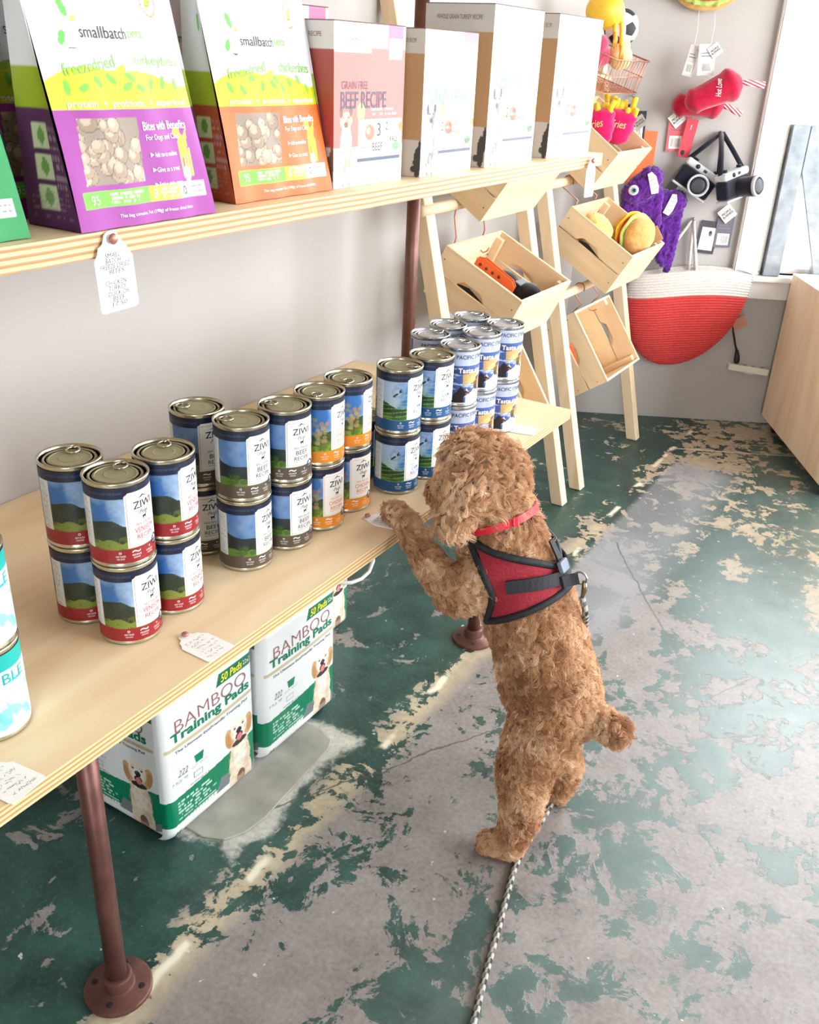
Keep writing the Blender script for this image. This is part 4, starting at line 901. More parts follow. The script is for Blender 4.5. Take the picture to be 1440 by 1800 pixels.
mA2 = crate(.130, .757, .17, 26, 'crate with an orange card and black toy below the shelf end', .845, 'crate with the orange card')
mA3 = crate(.205, .485, .18, 57, 'lowest crate behind the grey-blue cans, seen between the legs', .555, 'lowest crate behind the cans')
mB1 = crate(.100, 1.061, .81, 35, 'top crate with pink fries toys above the burger crate', 1.105, 'crate with the fries toys')
mB2 = crate(.173, .786, .80, 30, 'crate holding plush burgers', .845, 'burger crate')
mB3 = crate(.218, .497, .80, 55, 'steeply tipped crate by the red basket with its inside showing', .555, 'steeply tipped crate')
def at(m, x, y, z, R=None):
    q = m @ Matrix.Translation((x, y, z))
    return q @ R.to_4x4() if R is not None else q
def rot(ax, deg): return Matrix.Rotation(math.radians(deg), 4, ax)
PLUSH = lambda n, c, **k: mat(n, c, .95, var=k.get('var', .18), vs_=k.get('vs', 60), bump=.5, bs=k.get('bs', 260), spec=.15, sheen=.4)
# ---- burgers
def burger(M, label, s=1., sesame=False):
    root = tag(empty('plush_burger'), label, 'toy', 'plush burgers in the crate'); BUN = PLUSH('plush_bun', S(214, 160, 92)); BUN2 = PLUSH('plush_sesame_bun', S(232, 190, 110))
    b = BUN2 if sesame else BUN
    blob('top_bun', [((0, 0, .030*s), (.050*s, .050*s, .026*s), None)], .004, b, root, 4, (.002, 40)); blob('bottom_bun', [((0, 0, -.022*s), (.049*s, .049*s, .020*s), None)], .004, b, root, 4, (.002, 40))
    def ruffle(nm, z, r, amp, th, c):
        V = []; F = []; n = 40
        for i in range(n):
            a = 2*PI*i/n; w = amp*math.sin(a*7+z*300)
            for dr, dz in ((-.02, -th), (0, -th*.8), (.004, 0), (0, th*.8), (-.02, th)): V.append(((r+dr)*s*math.cos(a), (r+dr)*s*math.sin(a), (z+dz+w)*s))
        for i in range(n):
            for k in range(5): F.append((i*5+k, ((i+1) % n)*5+k, ((i+1) % n)*5+(k+1) % 5, i*5+(k+1) % 5))
        obj(nm, V, F, c, root, True)
    ruffle('lettuce', .015, .053, .002, .004, PLUSH('felt_lettuce', S(196, 210, 110))); ruffle('tomato_layer', .006, .050, .0015, .005, PLUSH('felt_red', S(206, 40, 50))); ruffle('cheese', -.003, .053, .0025, .0045, PLUSH('felt_yellow', S(250, 208, 40)))
    if sesame:
        for k in range(16):
            a = k*2.4; r = .006+.0024*k; p = Vector((r*math.cos(a), r*math.sin(a), 0))*s; zz = .030*s+.026*s*math.sqrt(max(0, 1-(p.length/(.05*s))**2))
            lathe('sesame_seed', [(.0001, -.001), (.0016, 0), (.0001, .0012)], mat('seed_stitch', S(150, 96, 50), .9), root, n=6, M=Matrix.Translation((p.x, p.y, zz)))
    root.matrix_world = M
burger(at(mB2, .148, .170, -.006, rot('Y', 66) @ rot('X', 24)), 'brown plush burger with yellow cheese leaning in the crate', 1.12)
burger(at(mB2, .072, .085, -.050, rot('Y', 8)), 'plush burger with stitched sesame bun behind the brown one', sesame=True)
KRAFT = mat('kraft_card', S(196, 152, 112), .8)
tag(box('toy_card', (-.022, -.001, -.03), (.022, .001, .035), KRAFT, M=at(mB2, .185, .235, .0, rot('Y', 30) @ rot('Z', 12))), 'brown card tag standing behind the brown plush burger', 'tag')
# ---- fries in the top crate
def fries(M, label, seed):
    root = tag(empty('plush_fries'), label, 'toy', 'plush fries in the top crate'); PK = PLUSH('plush_magenta', S(220, 24, 96)); YE = PLUSH('plush_fry_yellow', S(246, 204, 44))
    blob('packet', [((0, 0, 0), (.045, .030, .040), None), ((0, 0, .025), (.050, .030, .022), None), ((0, .0, -.03), (.036, .024, .02), None)], .004, PK, root, 5)
    r = random.Random(seed)
    for k in range(8):
        x = -.036+.0103*k; y = r.uniform(-.014, .014); h = r.uniform(.05, .085); tube('fry', [(x, y, .02), (x*1.05, y, .04), (x*1.2+r.uniform(-.008, .008), y+r.uniform(-.01, .01), h)], [.008, .0085, .0078], YE, root, n=8)
    k = Ink(); k.text('Fries', 0, .004, mat('stitch_cream', S(248, 228, 160), .8), width=.042, height=.02, shear=.2); k.build('stitched_word', lambda x, y: (x, -.0315-.0*x, y+.004), root)
    root.matrix_world = M
fries(at(mB1, .125, .205, -.002, rot('Y', -30) @ rot('Z', 18)), 'larger magenta plush fries packet, nearer the wall', 2)
fries(at(mB1, .115, .075, -.006, rot('Y', -48) @ rot('Z', 6)), 'magenta plush fries packet lying at the near side of the crate', 5)
# ---- orange card and black toy
OR = mat('orange_card', S(236, 104, 44), .5); 
rt_ = tag(empty('orange_card_pack'), 'orange punched card standing in the crate with the black toy', 'card')
for a0 in (0, .012): extrude_poly('card', [(-.05, -.045), (.062, -.045), (.062, .012), (.05, .022), (-.03, .030), (-.05, .022)], lambda u, v, w, a0=a0: Vector((u, a0+w, v)), .0015, OR, rt_)
for k in range(4): lathe('punched_hole', [(.0001, 0), (.004, 0), (.004, .0004), (.0001, .0005)], mat('hole_shade', S(120, 50, 24), .9), rt_, n=12, M=Matrix.Translation((-.036+.018*k, -.0002, .012)) @ rot('X', 90))
rt_.matrix_world = at(mA2, .105, .075, -.030, rot('Z', 6))
bt = tag(empty('black_plush_toy'), 'black plush gadget toy with grey label strip in the crate', 'toy'); BKP = PLUSH('plush_black', S(30, 28, 30))
blob('body', [((-.03, 0, 0), (.036, .030, .030), None), ((.035, .01, .005), (.034, .032, .032), None), ((0, 0, -.01), (.04, .024, .02), None)], .004, BKP, bt, 5)
box('label_strip', (-.004, -.020, .024), (.012, .022, .027), mat('grey_felt', S(120, 126, 134), .9), bt); tube('white_tag_loop', [(-.01, -.02, .022), (-.004, -.035, .018), (.01, -.045, .004), (.022, -.05, -.01)], .0022, WHITE_CARD, bt, n=6)
bt.matrix_world = at(mA2, .150, .150, -.050)
tag(blob('toothed_black_toy', [((-.045, 0, -.010), .016, (.05, 0, -.016), .014)]+[((-.045+.011*k, -.002, .004), .005, (-.045+.011*k, -.004, .012), .003) for k in range(9)], .0035, BKP, None, 3), 'black toothed toy showing through the hand hole of the crate', 'toy').matrix_world = at(mA2, .112, .033, -.072, rot('X', 12))
tag(blob('orange_plush', [((0, 0, 0), (.05, .032, .026), None), ((.03, 0, .01), (.03, .024, .022), None)], .005, PLUSH('plush_orange', S(238, 92, 48)), None, 4), 'orange plush toy peeking through the hand hole of the low crate', 'toy').matrix_world = at(mB3, .120, .048, -.088)
tag(box('barcode_pack', (-.04, -.012, -.03), (.05, .012, .03), mat('dark_pack', S(56, 50, 52), .5), bev=.004, M=at(mB2, .108, .032, -.075)), 'dark packet seen through the slot of the burger crate', 'pack')
# ---- wire basket with ball, plush and rubber chicken at the top of the far rack
wb = tag(empty('wire_basket', (.135, .96, 1.10)), 'copper wire basket hung at the top of the far rack', 'basket')
X0, X1, Y0, Y1, H_ = -.08, .085, -.13, .13, .085
tl = lambda x, y, z: (x, y, z+.25*x*0)
for z in (0, H_*.5, H_): tube('rim_wire' if z == H_ else 'hoop_wire', [tl(X0, Y0, z), tl(X1, Y0, z), tl(X1, Y1, z), tl(X0, Y1, z)], .0022 if z == H_ else .0013, COPPER, wb, n=6, closed=True)
for k in range(11):
    y = Y0+(Y1-Y0)*(k+.5)/11; tube('wire', [tl(X0, y, H_), tl(X0, y, 0), tl(X1, y, 0), tl(X1, y, H_)], .0012, COPPER, wb, n=5)
for k in range(6):
    x = X0+(X1-X0)*(k+.5)/6; tube('wire', [tl(x, Y0, H_), tl(x, Y0, 0), tl(x, Y1, 0), tl(x, Y1, H_)], .0012, COPPER, wb, n=5)
wb.rotation_euler = (0, .30, 0)
def soccer():
    m, n, l, p = new_mat('ball_leather'); p.inputs['Roughness'].default_value = .6; p.inputs['Base Color'].default_value = (*S(236, 234, 230), 1); return m
bl = tag(empty('plush_football', (.165, 1.035, 1.238)), 'white and black plush football in the wire basket', 'ball')
bm = bmesh.new(); bmesh.ops.create_icosphere(bm, subdivisions=4, radius=.048)
ico = bmesh.new(); bmesh.ops.create_icosphere(ico, subdivisions=1, radius=1); pts5 = [v.co.copy().normalized() for v in ico.verts]; ico.free()
for f in bm.faces:
    c = f.calc_center_median().normalized(); f.material_index = 1 if max(c.dot(q) for q in pts5) > .945 else 0
bmobj('ball_skin', bm, [soccer(), mat('ball_black', S(44, 42, 48), .7)], bl, True); bl.rotation_euler = (.5, .3, .7)
tag(blob('pink_plush', [((0, 0, 0), (.036, .05, .032), None), ((.01, -.03, .03), (.03, .026, .024), None)], .004, PLUSH('plush_rose', S(206, 70, 110)), None, 4), 'rose pink plush toy in the wire basket beside the football', 'toy').matrix_world = Matrix.Translation((.135, .955, 1.165))
tag(blob('cream_plush', [((0, 0, 0), (.034, .036, .034), None), ((.0, .02, .03), (.018, .018, .018), None)], .004, PLUSH('plush_cream', S(246, 214, 150)), None, 4), 'cream plush toy in the wire basket below the football', 'toy').matrix_world = Matrix.Translation((.185, 1.0, 1.165))
rc_ = tag(empty('rubber_chicken', (.20, .93, 1.17)), 'yellow rubber chicken with dangling orange feet', 'toy'); RUB = mat('yellow_rubber', S(240, 190, 52), .45, var=.12, vs_=30, bump=.3, bs=120); RUBO = mat('orange_rubber', S(232, 142, 48), .45)
blob('body', [((-.03, -.045, .10), (.052, .05, .045), None), ((-.03, -.08, .15), .022, (-.03, -.11, .20), .018), ((-.03, -.045, .10), .03, (-.01, -.01, .11), .018)], .004, RUB, rc_, 5)
for y, dz in ((.005, 0.), (-.055, .03)):
    tube('leg', [(-.01, y, .115), (.004, y, .06+dz), (.006, y+.002, .02+dz)], [.009, .006, .0055], RUB, rc_, n=8)
    for a in (-.9, 0., .9): tube('toe', [(.006, y+.002, .022+dz), (.012, y+.009*a, .006+dz), (.012, y+.014*a, -.018+dz+abs(a)*.006)], [.005, .004, .002], RUBO, rc_, n=6)

# ================================================================== things hung on the angled wall (x along it, y up, z out)
def WM(s, z, off=0., r=0., tilt=0.):
    m = Matrix.Identity(4); p = B(s, z, off)
    for i in range(3): m[i][0] = BD[i]; m[i][1] = (0, 0, 1)[i]; m[i][2] = BN[i]
    m.translation = p; return m @ rot('Z', r) @ rot('X', tilt)
def nail(label, s, z): tag(lathe('wall_nail', [(.0001, 0), (.002, 0), (.002, .02), (.005, .0205), (.005, .0225), (.0001, .0235)], STEEL, n=12, M=WM(s, z, .0002)), label, 'nail')
def hang_card(label, s, z, off, r, w, h, col, kind, seed=1, cat='tag'):
    root = tag(empty('hang_tag'), label, cat, 'cardboard hang tags on the angled wall')
    box('card', (-w/2, -h/2, 0), (w/2, h/2, .0012), mat('card_'+kind, col, .6), root)
    k = Ink()
    if kind.startswith('diamond'): k.text('PEOPLE', 0, h*.12, BLACK, width=w*.72, height=h*.17, bold=.03); k.text('BUSINESS', 0, -h*.10, BLACK, width=w*.82, height=h*.17, bold=.03); k.text('SQUEAKY FUN', 0, -h*.32, BLACK, width=w*.6, height=h*.07); k.text('FOR YOUR', -w*.18, h*.33, BLACK, width=w*.3, height=h*.06)
    elif kind.startswith('code'): k.rect(-w*.36, -h*.42, w*.36, -h*.05, WHITE_CARD); k.bars(-w*.28, -h*.36, w*.28, -h*.12, BLACK, seed); k.text('CE', w*.3, h*.36, GREY_INK, height=h*.05); k.rect(-w*.34, h*.1, w*.34, h*.13, GREY_INK); k.rect(-w*.34, h*.2, w*.2, h*.225, GREY_INK)
    elif kind.startswith('window'): k.rect(-w*.38, -h*.40, w*.38, h*.30, WHITE_CARD); k.disc(w*.1, h*.12, w*.10, BLACK, h*.09); k.script(-w*.3, -h*.36, w*.3, -h*.02, 8, GREY_INK, seed, .0006)
    elif kind.startswith('strip'): k.text('1', 0, h*.28, WHITE_CARD, height=h*.12); k.disc(-w*.15, -h*.38, w*.18, BLACK, h*.07)
    k.build('tag_print', lambda x, y: (x, y, .0016+0*x), root)
    root.matrix_world = WM(s, z, off, r); return root
def cord(label, pts, r=.0008, material=None, cat='cord'): return tag(tube('tag_cord', [B(*p) for p in pts], r, material or WHITE_CARD, n=6), label, cat, 'white cords of the hang tags')
# sandwich plush at the top
sw = tag(empty('plush_sandwich'), 'plush sandwich hanging high on the wall, cut by the top edge', 'toy')
blob('bread', [((0, -.004, 0), (.098, .060, .022), None)], .005, PLUSH('plush_bread', S(216, 168, 100)), sw, 4)
blob('lettuce_leaf', [((.0, -.004, .018), (.090, .046, .012), None)], .004, PLUSH('plush_lettuce', S(190, 214, 110)), sw, 2, (.010, 46)); blob('tomato', [((-.005, .002, .03), (.075, .040, .010), None)], .004, PLUSH('plush_tomato', S(214, 80, 74)), sw, 3, (.004, 40)); blob('cheese_slice', [((.03, .008, .036), (.05, .036, .010), None)], .004, PLUSH('plush_cheese', S(246, 220, 110)), sw, 3); blob('top_bread', [((0, .03, .045), (.08, .045, .018), None)], .005, PLUSH('plush_bread', S(216, 168, 100)), sw, 4)
sw.matrix_world = WM(-.125, 1.362, .026)
nail('steel nail holding the plush sandwich', -.125, 1.40)
hang_card('white barcode hang tag below the sandwich', -.108, 1.170, .10, 4, .05, .085, S(226, 222, 218), 'codea', 2); hang_card('diamond tag overlapping the white barcode tag', -.088, 1.196, .104, 42, .034, .034, S(236, 232, 226), 'diamonda'); hang_card('narrow white barcode tag at left of the pair below the sandwich', -.150, 1.165, .085, -10, .03, .085, S(214, 208, 208), 'codeb', 5)
cord('white cord from the sandwich to the wide barcode tag', [(-.10, 1.30, .07), (-.098, 1.26, .09), (-.103, 1.212, .102)]); cord('white cord from the sandwich to the narrow barcode tag', [(-.145, 1.30, .06), (-.143, 1.25, .075), (-.148, 1.207, .087)])
# red cup toys with candy-cane straws
RED = PLUSH('plush_cherry', S(188, 18, 58))
def cup(label, s, z, off, r, sc, word):
    root = tag(empty('plush_cup'), label, 'toy', 'red plush cups on the angled wall')
    blob('cup', [((-.055*sc, 0, 0), .036*sc, (.045*sc, 0, 0), .047*sc), ((-.06*sc, 0, 0), (.02*sc, .04*sc, .034*sc), None), ((.052*sc, 0, 0), (.03*sc, .052*sc, .048*sc), None)], .005, RED, root, 4)
    m, n, l, p = new_mat('candy_stripe'+word[:2]); tc = n.new('ShaderNodeTexCoord'); sx = n.new('ShaderNodeSeparateXYZ'); l.new(tc.outputs['Object'], sx.inputs[0])
    q = n.new('ShaderNodeMath'); q.operation = 'ADD'; l.new(sx.outputs[0], q.inputs[0]); l.new(sx.outputs[1], q.inputs[1]); q2 = n.new('ShaderNodeMath'); q2.operation = 'MULTIPLY'; l.new(q.outputs[0], q2.inputs[0]); q2.inputs[1].default_value = 90; q3 = n.new('ShaderNodeMath'); q3.operation = 'FRACT'; l.new(q2.outputs[0], q3.inputs[0])
    rr = n.new('ShaderNodeValToRGB'); rr.color_ramp.interpolation = 'CONSTANT'; rr.color_ramp.elements[0].color = (*S(244, 236, 232), 1); rr.color_ramp.elements[1].position = .5; rr.color_ramp.elements[1].color = (*S(190, 40, 70), 1); l.new(q3.outputs[0], rr.inputs[0]); l.new(rr.outputs[0], p.inputs['Base Color']); p.inputs['Roughness'].default_value = .8
    tube('straw', [(.07*sc, -.005, .01), (.10*sc, -.012, .012), (.145*sc, -.04*sc, .012)], [.008, .0085, .0095], m, root, n=10)
    k = Ink(); k.text(word, .01*sc, .012*sc, WHITE_CARD, width=.05*sc, height=.017*sc, shear=.3, rot=1.2); k.build('stitched_word', lambda x, y: (x, y, .047*sc-.010*sc*(np.abs(y)/.03/sc)**2+0*x), root)
    root.matrix_world = WM(s, z, off, r, 0)
cup('larger red plush cup with a straw, in front', -.078, 1.082, .128, 26, .97, 'Hot Love'); cup('red plush cup half hidden behind the larger one', -.098, 1.045, .040, 6, .90, 'Love')
hang_card('pink barcode hang tag left below the red cups', -.145, .955, .008, 2, .055, .105, S(222, 96, 104), 'codec', 7); hang_card('red strip tag in front of the pink barcode tag', -.108, .945, .022, -7, .036, .115, S(222, 66, 78), 'stripa'); hang_card('diamond tag on the pink barcode tag', -.150, 1.000, .0115, 45, .042, .042, S(230, 226, 222), 'diamondb')
cord('white cord from the cups to the red strip tag', [(-.105, 1.035, .04), (-.106, 1.018, .03), (-.103, 1.003, .024)])
# dark card tags by the nail, and an orange card behind the purple toys
nail('steel nail above the dark tags', -.298, 1.060)
hang_card('dark framed card under the nail, left one', -.318, .995, .010, 0, .05, .08, S(40, 38, 50), 'windowa', 3); hang_card('dark card under the nail, right one', -.272, .975, .016, 2, .05, .085, S(46, 42, 52), 'codeplain', 4); hang_card('diamond tag on the dark card by the nail', -.266, .985, .0195, 40, .036, .036, S(176, 166, 156), 'diamondc')
cord('white cord looped over the nail above the dark tags', [(-.318, 1.03, .014), (-.300, 1.062, .018), (-.280, 1.015, .02)])
hang_card('orange card panel behind the purple toys', -.245, .880, .006, 0, .085, .16, S(240, 116, 62), 'orangeplain', 6, 'card')
# plush cameras
nail('steel nail holding the plush cameras', -.004, .955)
NAVYP = PLUSH('plush_navy', S(22, 25, 40)); SILV = PLUSH('plush_silver', S(206, 206, 212), var=.05); LENS = mat('plush_lens', S(40, 46, 56), .6)
def plush_camera(label, s, z, off, r, yaw, lens_len):
    root = tag(empty('plush_camera'), label, 'toy', 'plush cameras on the angled wall')
    box('body', (-.062, -.040, -.022), (.062, .018, .022), NAVYP, root, bev=.008, seg=3); box('top_cover', (-.063, .0185, -.023), (.063, .042, .023), SILV, root, bev=.008, seg=3); box('base_plate', (-.062, -.048, -.022), (.062, -.0405, .022), SILV, root, bev=.003)
    LM = Matrix.Translation((.012, -.014, .0225))
    lathe('lens', [(.030, 0), (.031, lens_len*.5), (.032, lens_len), (.029, lens_len+.002), (.026, lens_len-.003), (.0001, lens_len-.003)], NAVYP, root, n=32, M=LM, sharp=40)
    lathe('lens_ring', [(.0265, lens_len-.004), (.0335, lens_len-.006), (.0345, lens_len+.002), (.0315, lens_len+.006), (.0275, lens_len+.004), (.0265, lens_len-.004)], SILV, root, n=32, M=LM)
    lathe('lens_glass', [(.0262, lens_len), (.018, lens_len+.0022), (.0001, lens_len+.003)], mat('lens_print', S(70, 84, 110) if lens_len > .03 else S(46, 50, 56), .4), root, n=24, M=LM)
    for x, rr in ((-.038, .010), (.04, .008)): lathe('dial', [(.0001, 0), (rr, 0), (rr, .008), (.0001, .009)], NAVYP, root, n=14, M=Matrix.Translation((x, .0415, 0)) @ rot('X', -90))
    lathe('flash_button', [(.0001, .0), (.007, 0), (.007, .002), (.0001, .003)], BLACK, root, n=14, M=Matrix.Translation((-.022, .031, .0232))); box('viewfinder', (.0, .027, .0228), (.012, .035, .0245), BLACK, root)
    root.matrix_world = WM(s, z, off, r) @ rot('Y', yaw); return root.matrix_world.copy()
c1 = plush_camera('plush camera at left, lens facing the room', -.068, .828, .055, -30, -6, .014); c2 = plush_camera('plush camera at right with long lens turned to the window', .040, .822, .085, 15, 42, .062)
for m_, nm in ((c1, 'left'), (c2, 'right')):
    for k, x in enumerate((-.058, .058)):
        a = m_ @ Vector((x, .036, 0)); b = B(-.004+.004*(k-.5), .966, .013+.006*(nm == 'right'))
        tag(tube('camera_strap', [a, a.lerp(b, .5)+BN*.006, b], .0080, NAVYP, n=8), 'navy cloth strap of the %s plush camera, %s end' % (nm, ('left', 'right')[k]), 'strap', 'straps of the plush cameras')
hang_card('diamond tag at the right below the cameras', .060, .722, .016, 45, .046, .046, S(228, 222, 216), 'diamondd'); hang_card('grey barcode tag at right beside the window trim', .062, .662, .008, 0, .055, .10, S(104, 98, 112), 'coded', 8); hang_card('dark framed picture tag behind the basket handle', .012, .642, .006, -4, .062, .105, S(66, 60, 70), 'windowb', 9)
# purple tentacle toys
def monster(label, s, z, off, r, seed, face, leg):
    root = tag(empty('plush_monster'), label, 'toy', 'purple plush monsters on the angled wall'); PU = mat('purple_fur', S(96, 34, 138), .95, var=.5, vs_=80, bump=1., bs=150, spec=.1, sheen=.5)
    rr = random.Random(seed); R = Matrix.Rotation(math.radians(r), 3, 'Z'); hd = lambda x, y, z_: tuple(R @ Vector((x, y, z_)))
    caps = [((0, 0, 0), (.058, .046, .036), R), (hd(.03, .018, 0), (.040, .038, .032), R), (hd(-.035, -.003, .005), (.040, .038, .032), R)]
    for k in range(5):
        x = -.045+.023*k; m_ = (x*1.05, -.35*leg-.03, .004); e = (x*1.1+rr.uniform(-.012, .012), -leg*rr.uniform(.8, 1.05), rr.uniform(-.008, .010)); caps.append(((x, -.01, 0), .019, m_, .0175)); caps.append((m_, .0175, e, .013))
    blob('body', caps, .004, PU, root, 2, (.0050, 110))
    root_r = r
    FL = mat('white_felt', S(226, 220, 214), .9)
    tx = face; tooth = extrude_poly('teeth', [(-.013, -.034), (.008, -.038), (.015, -.02), (.017, .012), (.008, .03), (-.006, .028)], lambda u, v, w: Vector((tx+u, .012+v, .034+w)), .004, FL, root)
    for q in (-.022, -.008, .006, .018): box('tooth_gap', (tx-.008, .012+q, .0378), (tx+.013, .0132+q, .0388), mat('stitch_grey', S(150, 140, 140), .9), tooth)
    lathe('eye', [(.0001, .006), (.012, .005), (.0165, .0), (.0001, -.002)], FL, root, n=20, M=Matrix.Translation((-.035, .012, .0385))); lathe('pupil', [(.0001, .002), (.009, .0012), (.010, 0)], mat('eye_blue', S(120, 170, 196), .5), root, n=16, M=Matrix.Translation((-.034, .012, .0435))); lathe('pupil_dark', [(.0001, .002), (.005, .0012), (.0055, 0)], BLACK, root, n=12, M=Matrix.Translation((-.033, .012, .0455)))
    for c_ in list(root.children):
        if c_.name.split('.')[0] in ('teeth', 'eye', 'pupil', 'pupil_dark'): c_.data.transform(R.to_4x4())
        for g2 in c_.children: g2.data.transform(R.to_4x4())
    root.matrix_world = WM(s, z, off, 0)
monster('purple plush monster with blue eye, in front', -.240, .798, .104, 26, 3, .026, .12); monster('purple plush monster lower down, nearer the cameras', -.158, .745, .052, -14, 8, .012, .205)
hang_card('dark grey card over the rear purple monster', -.118, .806, .030, -32, .05, .075, S(104, 104, 106), 'greyplain', 3, 'card'); hang_card('white tag on the dark grey card', -.106, .792, .034, -32, .030, .030, S(234, 228, 222), 'whiteplain', 2)
# coiled rope basket
BR_, BWH = mat('rope_red', S(220, 78, 76), .95, var=.15, vs_=120, bump=.6, bs=300, spec=.15), mat('rope_white', S(232, 222, 214), .95, var=.12, vs_=120, bump=.9, bs=300, spec=.15)
bk = tag(empty('rope_basket'), 'red and white coiled rope basket hung flat on the wall', 'basket')
NC = 38; n_ = 72; ZB, ZT = -.345, 0.
def ring_at(t, bulge):
    w = .198*(1-(1-t)**2.3)**.5+.004; d = (.022+.030*math.sin(PI*min(1, t*.62+.12)))*(1-(1-t)**2)**.5+.004
    cx = -.012*(1-t); sag = .030*(1-t*.35)
    out = []
    for k in range(n_):
        a = 2*PI*k/n_; fold = 1-.16*math.exp(-((math.cos(a)+.1)/.28)**2)*(math.sin(a) > 0)*math.sin(PI*min(1, t*1.1))
        x = cx+(w+bulge)*math.cos(a); z = d+.004+(d+bulge)*math.sin(a)*fold; y = ZB+(ZT-ZB)*t-.022*(x/.2)**2*t+.012*math.sin(x*9)
        out.append((x, y, z))
    return out
def coil_band(nm, i0, i1, m):
    V = []; F = []; rows = []
    for i in range(i0, i1):
        for f, b in ((0., -.0022), (.25, .0022), (.5, .0036), (.75, .0022)): rows.append(ring_at((i+f)/NC, b))
    rows.append(ring_at(i1/NC, -.0012))
    for r_ in rows: V += r_
    for i in range(len(rows)-1):
        for k in range(n_): F.append((i*n_+k, i*n_+(k+1) % n_, (i+1)*n_+(k+1) % n_, (i+1)*n_+k))
    if i0 == 0: F.append(tuple(range(n_-1, -1, -1)))
    o = obj(nm, V, F, m, bk, True); return o
coil_band('red_coils', 0, 29, BR_); coil_band('white_coils', 29, NC, BWH)
coil_in = [tuple(v) for v in ring_at(.985, -.006)]; obj('inside', coil_in+[(p[0], p[1]-.03, p[2]) for p in coil_in], [tuple(range(n_, 2*n_))]+[(k, (k+1) % n_, n_+(k+1) % n_, n_+k) for k in range(n_)], BWH, bk, True)
bk.matrix_world = WM(-.032, .548, .002)
H0 = B(-.046, .700, .014)
for k, (sx_, dz_, of) in enumerate(((-.125, -.01, .02), (-.035, -.012, .05), (-.012, -.012, .045), (-.022, -.03, .10))):
    e = B(-.046+sx_*.8 if k == 0 else sx_, .548+dz_, of if k in (0, 3) else .02)
    tube('handle_rope', [bk.matrix_world.inverted() @ q for q in (H0, H0.lerp(e, .5)+BN*.004, e)], .0055, BWH, bk, n=8)
nail('dark nail holding the rope basket', -.046, .700)
hang_card('brown paper tag at the right side of the rope basket', .160, .372, .05, 28, .045, .04, S(190, 132, 112), 'kraftplain', 2)
# power strip and its plug
ps = tag(empty('power_strip'), 'white power strip lying along the wall below the sill', 'power strip')
box('housing', (-.072, -.012, .0), (.072, .012, .028), mat('ivory_plastic', S(228, 222, 206), .4), ps, bev=.004); 
for k in range(4): box('socket', (-.05+.03*k, .0118, .008), (-.038+.03*k, .0126, .020), mat('socket_shade', S(150, 144, 130), .6), ps)
box('foot_clip', (-.01, -.016, .006), (.02, -.0115, .022), mat('ivory_plastic', S(228, 222, 206), .4), ps)
ps.matrix_world = WM(.232, .202, .001, -6)
pg = tag(empty('plug_cord'), 'black plug and cord running up behind the rope basket', 'cord'); BKR = mat('black_rubber', S(26, 26, 28), .5)
tube('cord', [B(.148, .40, .012), B(.155, .335, .014), B(.172, .285, .016), B(.182, .262, .016)], .0035, BKR, pg, n=8); tube('plug', [B(.181, .268, .016), B(.185, .250, .016), B(.187, .236, .016), B(.188, .2235, .016)], [.005, .0085, .0105, .009], BKR, pg, n=10)
# metal letter in the window and a wire on the sill
lt = tag(empty('metal_letter'), 'grey galvanised metal letter standing in the window', 'letter'); GAL = mat('galvanised_metal', S(150, 156, 162), .45, .6, var=.25, vs_=25)
def stroke(nm, pts): extrude_poly(nm, pts, lambda u, v, w: Vector((u, v, w)), .04, GAL, lt, bev=.002)
stroke('stem', [(0, 0), (.055, 0), (.055, .47), (0, .47)]); stroke('diagonal', [(.0555, .47), (.07, .47), (.235, .0), (.17, .0), (.0555, .33)]); stroke('stem', [(.236, 0), (.29, 0), (.29, .47), (.236, .47)])
lt.matrix_world = WM(.209, WZ0+.001, -.006)
tag(tube('sill_wire', [B(.215+.012*math.cos(a)*(1+.05*a), WZ0+.004+.0006*a+.008*abs(math.sin(a)), .015+.014*math.sin(a)) for a in np.linspace(0, 14, 50)], .0008, mat('thin_dark_wire', S(70, 74, 80), .5), n=5), 'thin coiled wire lying on the window sill', 'wire')
# plywood cabinet on casters
ct = tag(empty('plywood_cabinet'), 'plywood cabinet on brass casters under the window', 'cabinet'); CAB = wood('cabinet_plywood', S(246, 224, 196), S(230, 200, 168), axis=1, lines=7)
def cabm(x, y, z): return (x, y, z)
c_len, c_w, c_h = .62, .55, .50
box('side_board', (0, 0, 0), (.018, c_h, c_len), CAB, ct, bev=.0015); box('side_board', (c_w-.018, 0, 0), (c_w, c_h, c_len), CAB, ct, bev=.0015); box('top_board', (.0185, c_h-.018, 0), (c_w-.0185, c_h, c_len), CAB, ct, bev=.0015); box('bottom_board', (.0185, 0, 0), (c_w-.0185, .018, c_len), CAB, ct, bev=.0015); box('front_door', (.0185, .0185, c_len-.02), (c_w-.0185, c_h-.0185, c_len-.002), CAB, ct, bev=.0015)
BRS = mat('brass', S(206, 160, 84), .3, .9); WHL = mat('black_caster', S(28, 28, 30), .4)
for x in (.04, c_w-.04):
    for z in (.05, c_len-.05):
        cs = lathe('caster_bracket', [(.0001, 0), (.021, 0), (.021, -.004), (.012, -.008), (.012, -.014), (.0001, -.014)], BRS, ct, n=20, M=Matrix.Translation((x, -.0005, z)) @ rot('X', -90))
        lathe('wheel', [(.0001, -.011), (.016, -.011), (.0195, -.007), (.0195, .007), (.016, .011), (.0001, .011)], WHL, cs, n=24, M=Matrix.Translation((x, -.0275, z)) @ rot('Y', 90))
ct.matrix_world = WM(.302, .0475, .050)
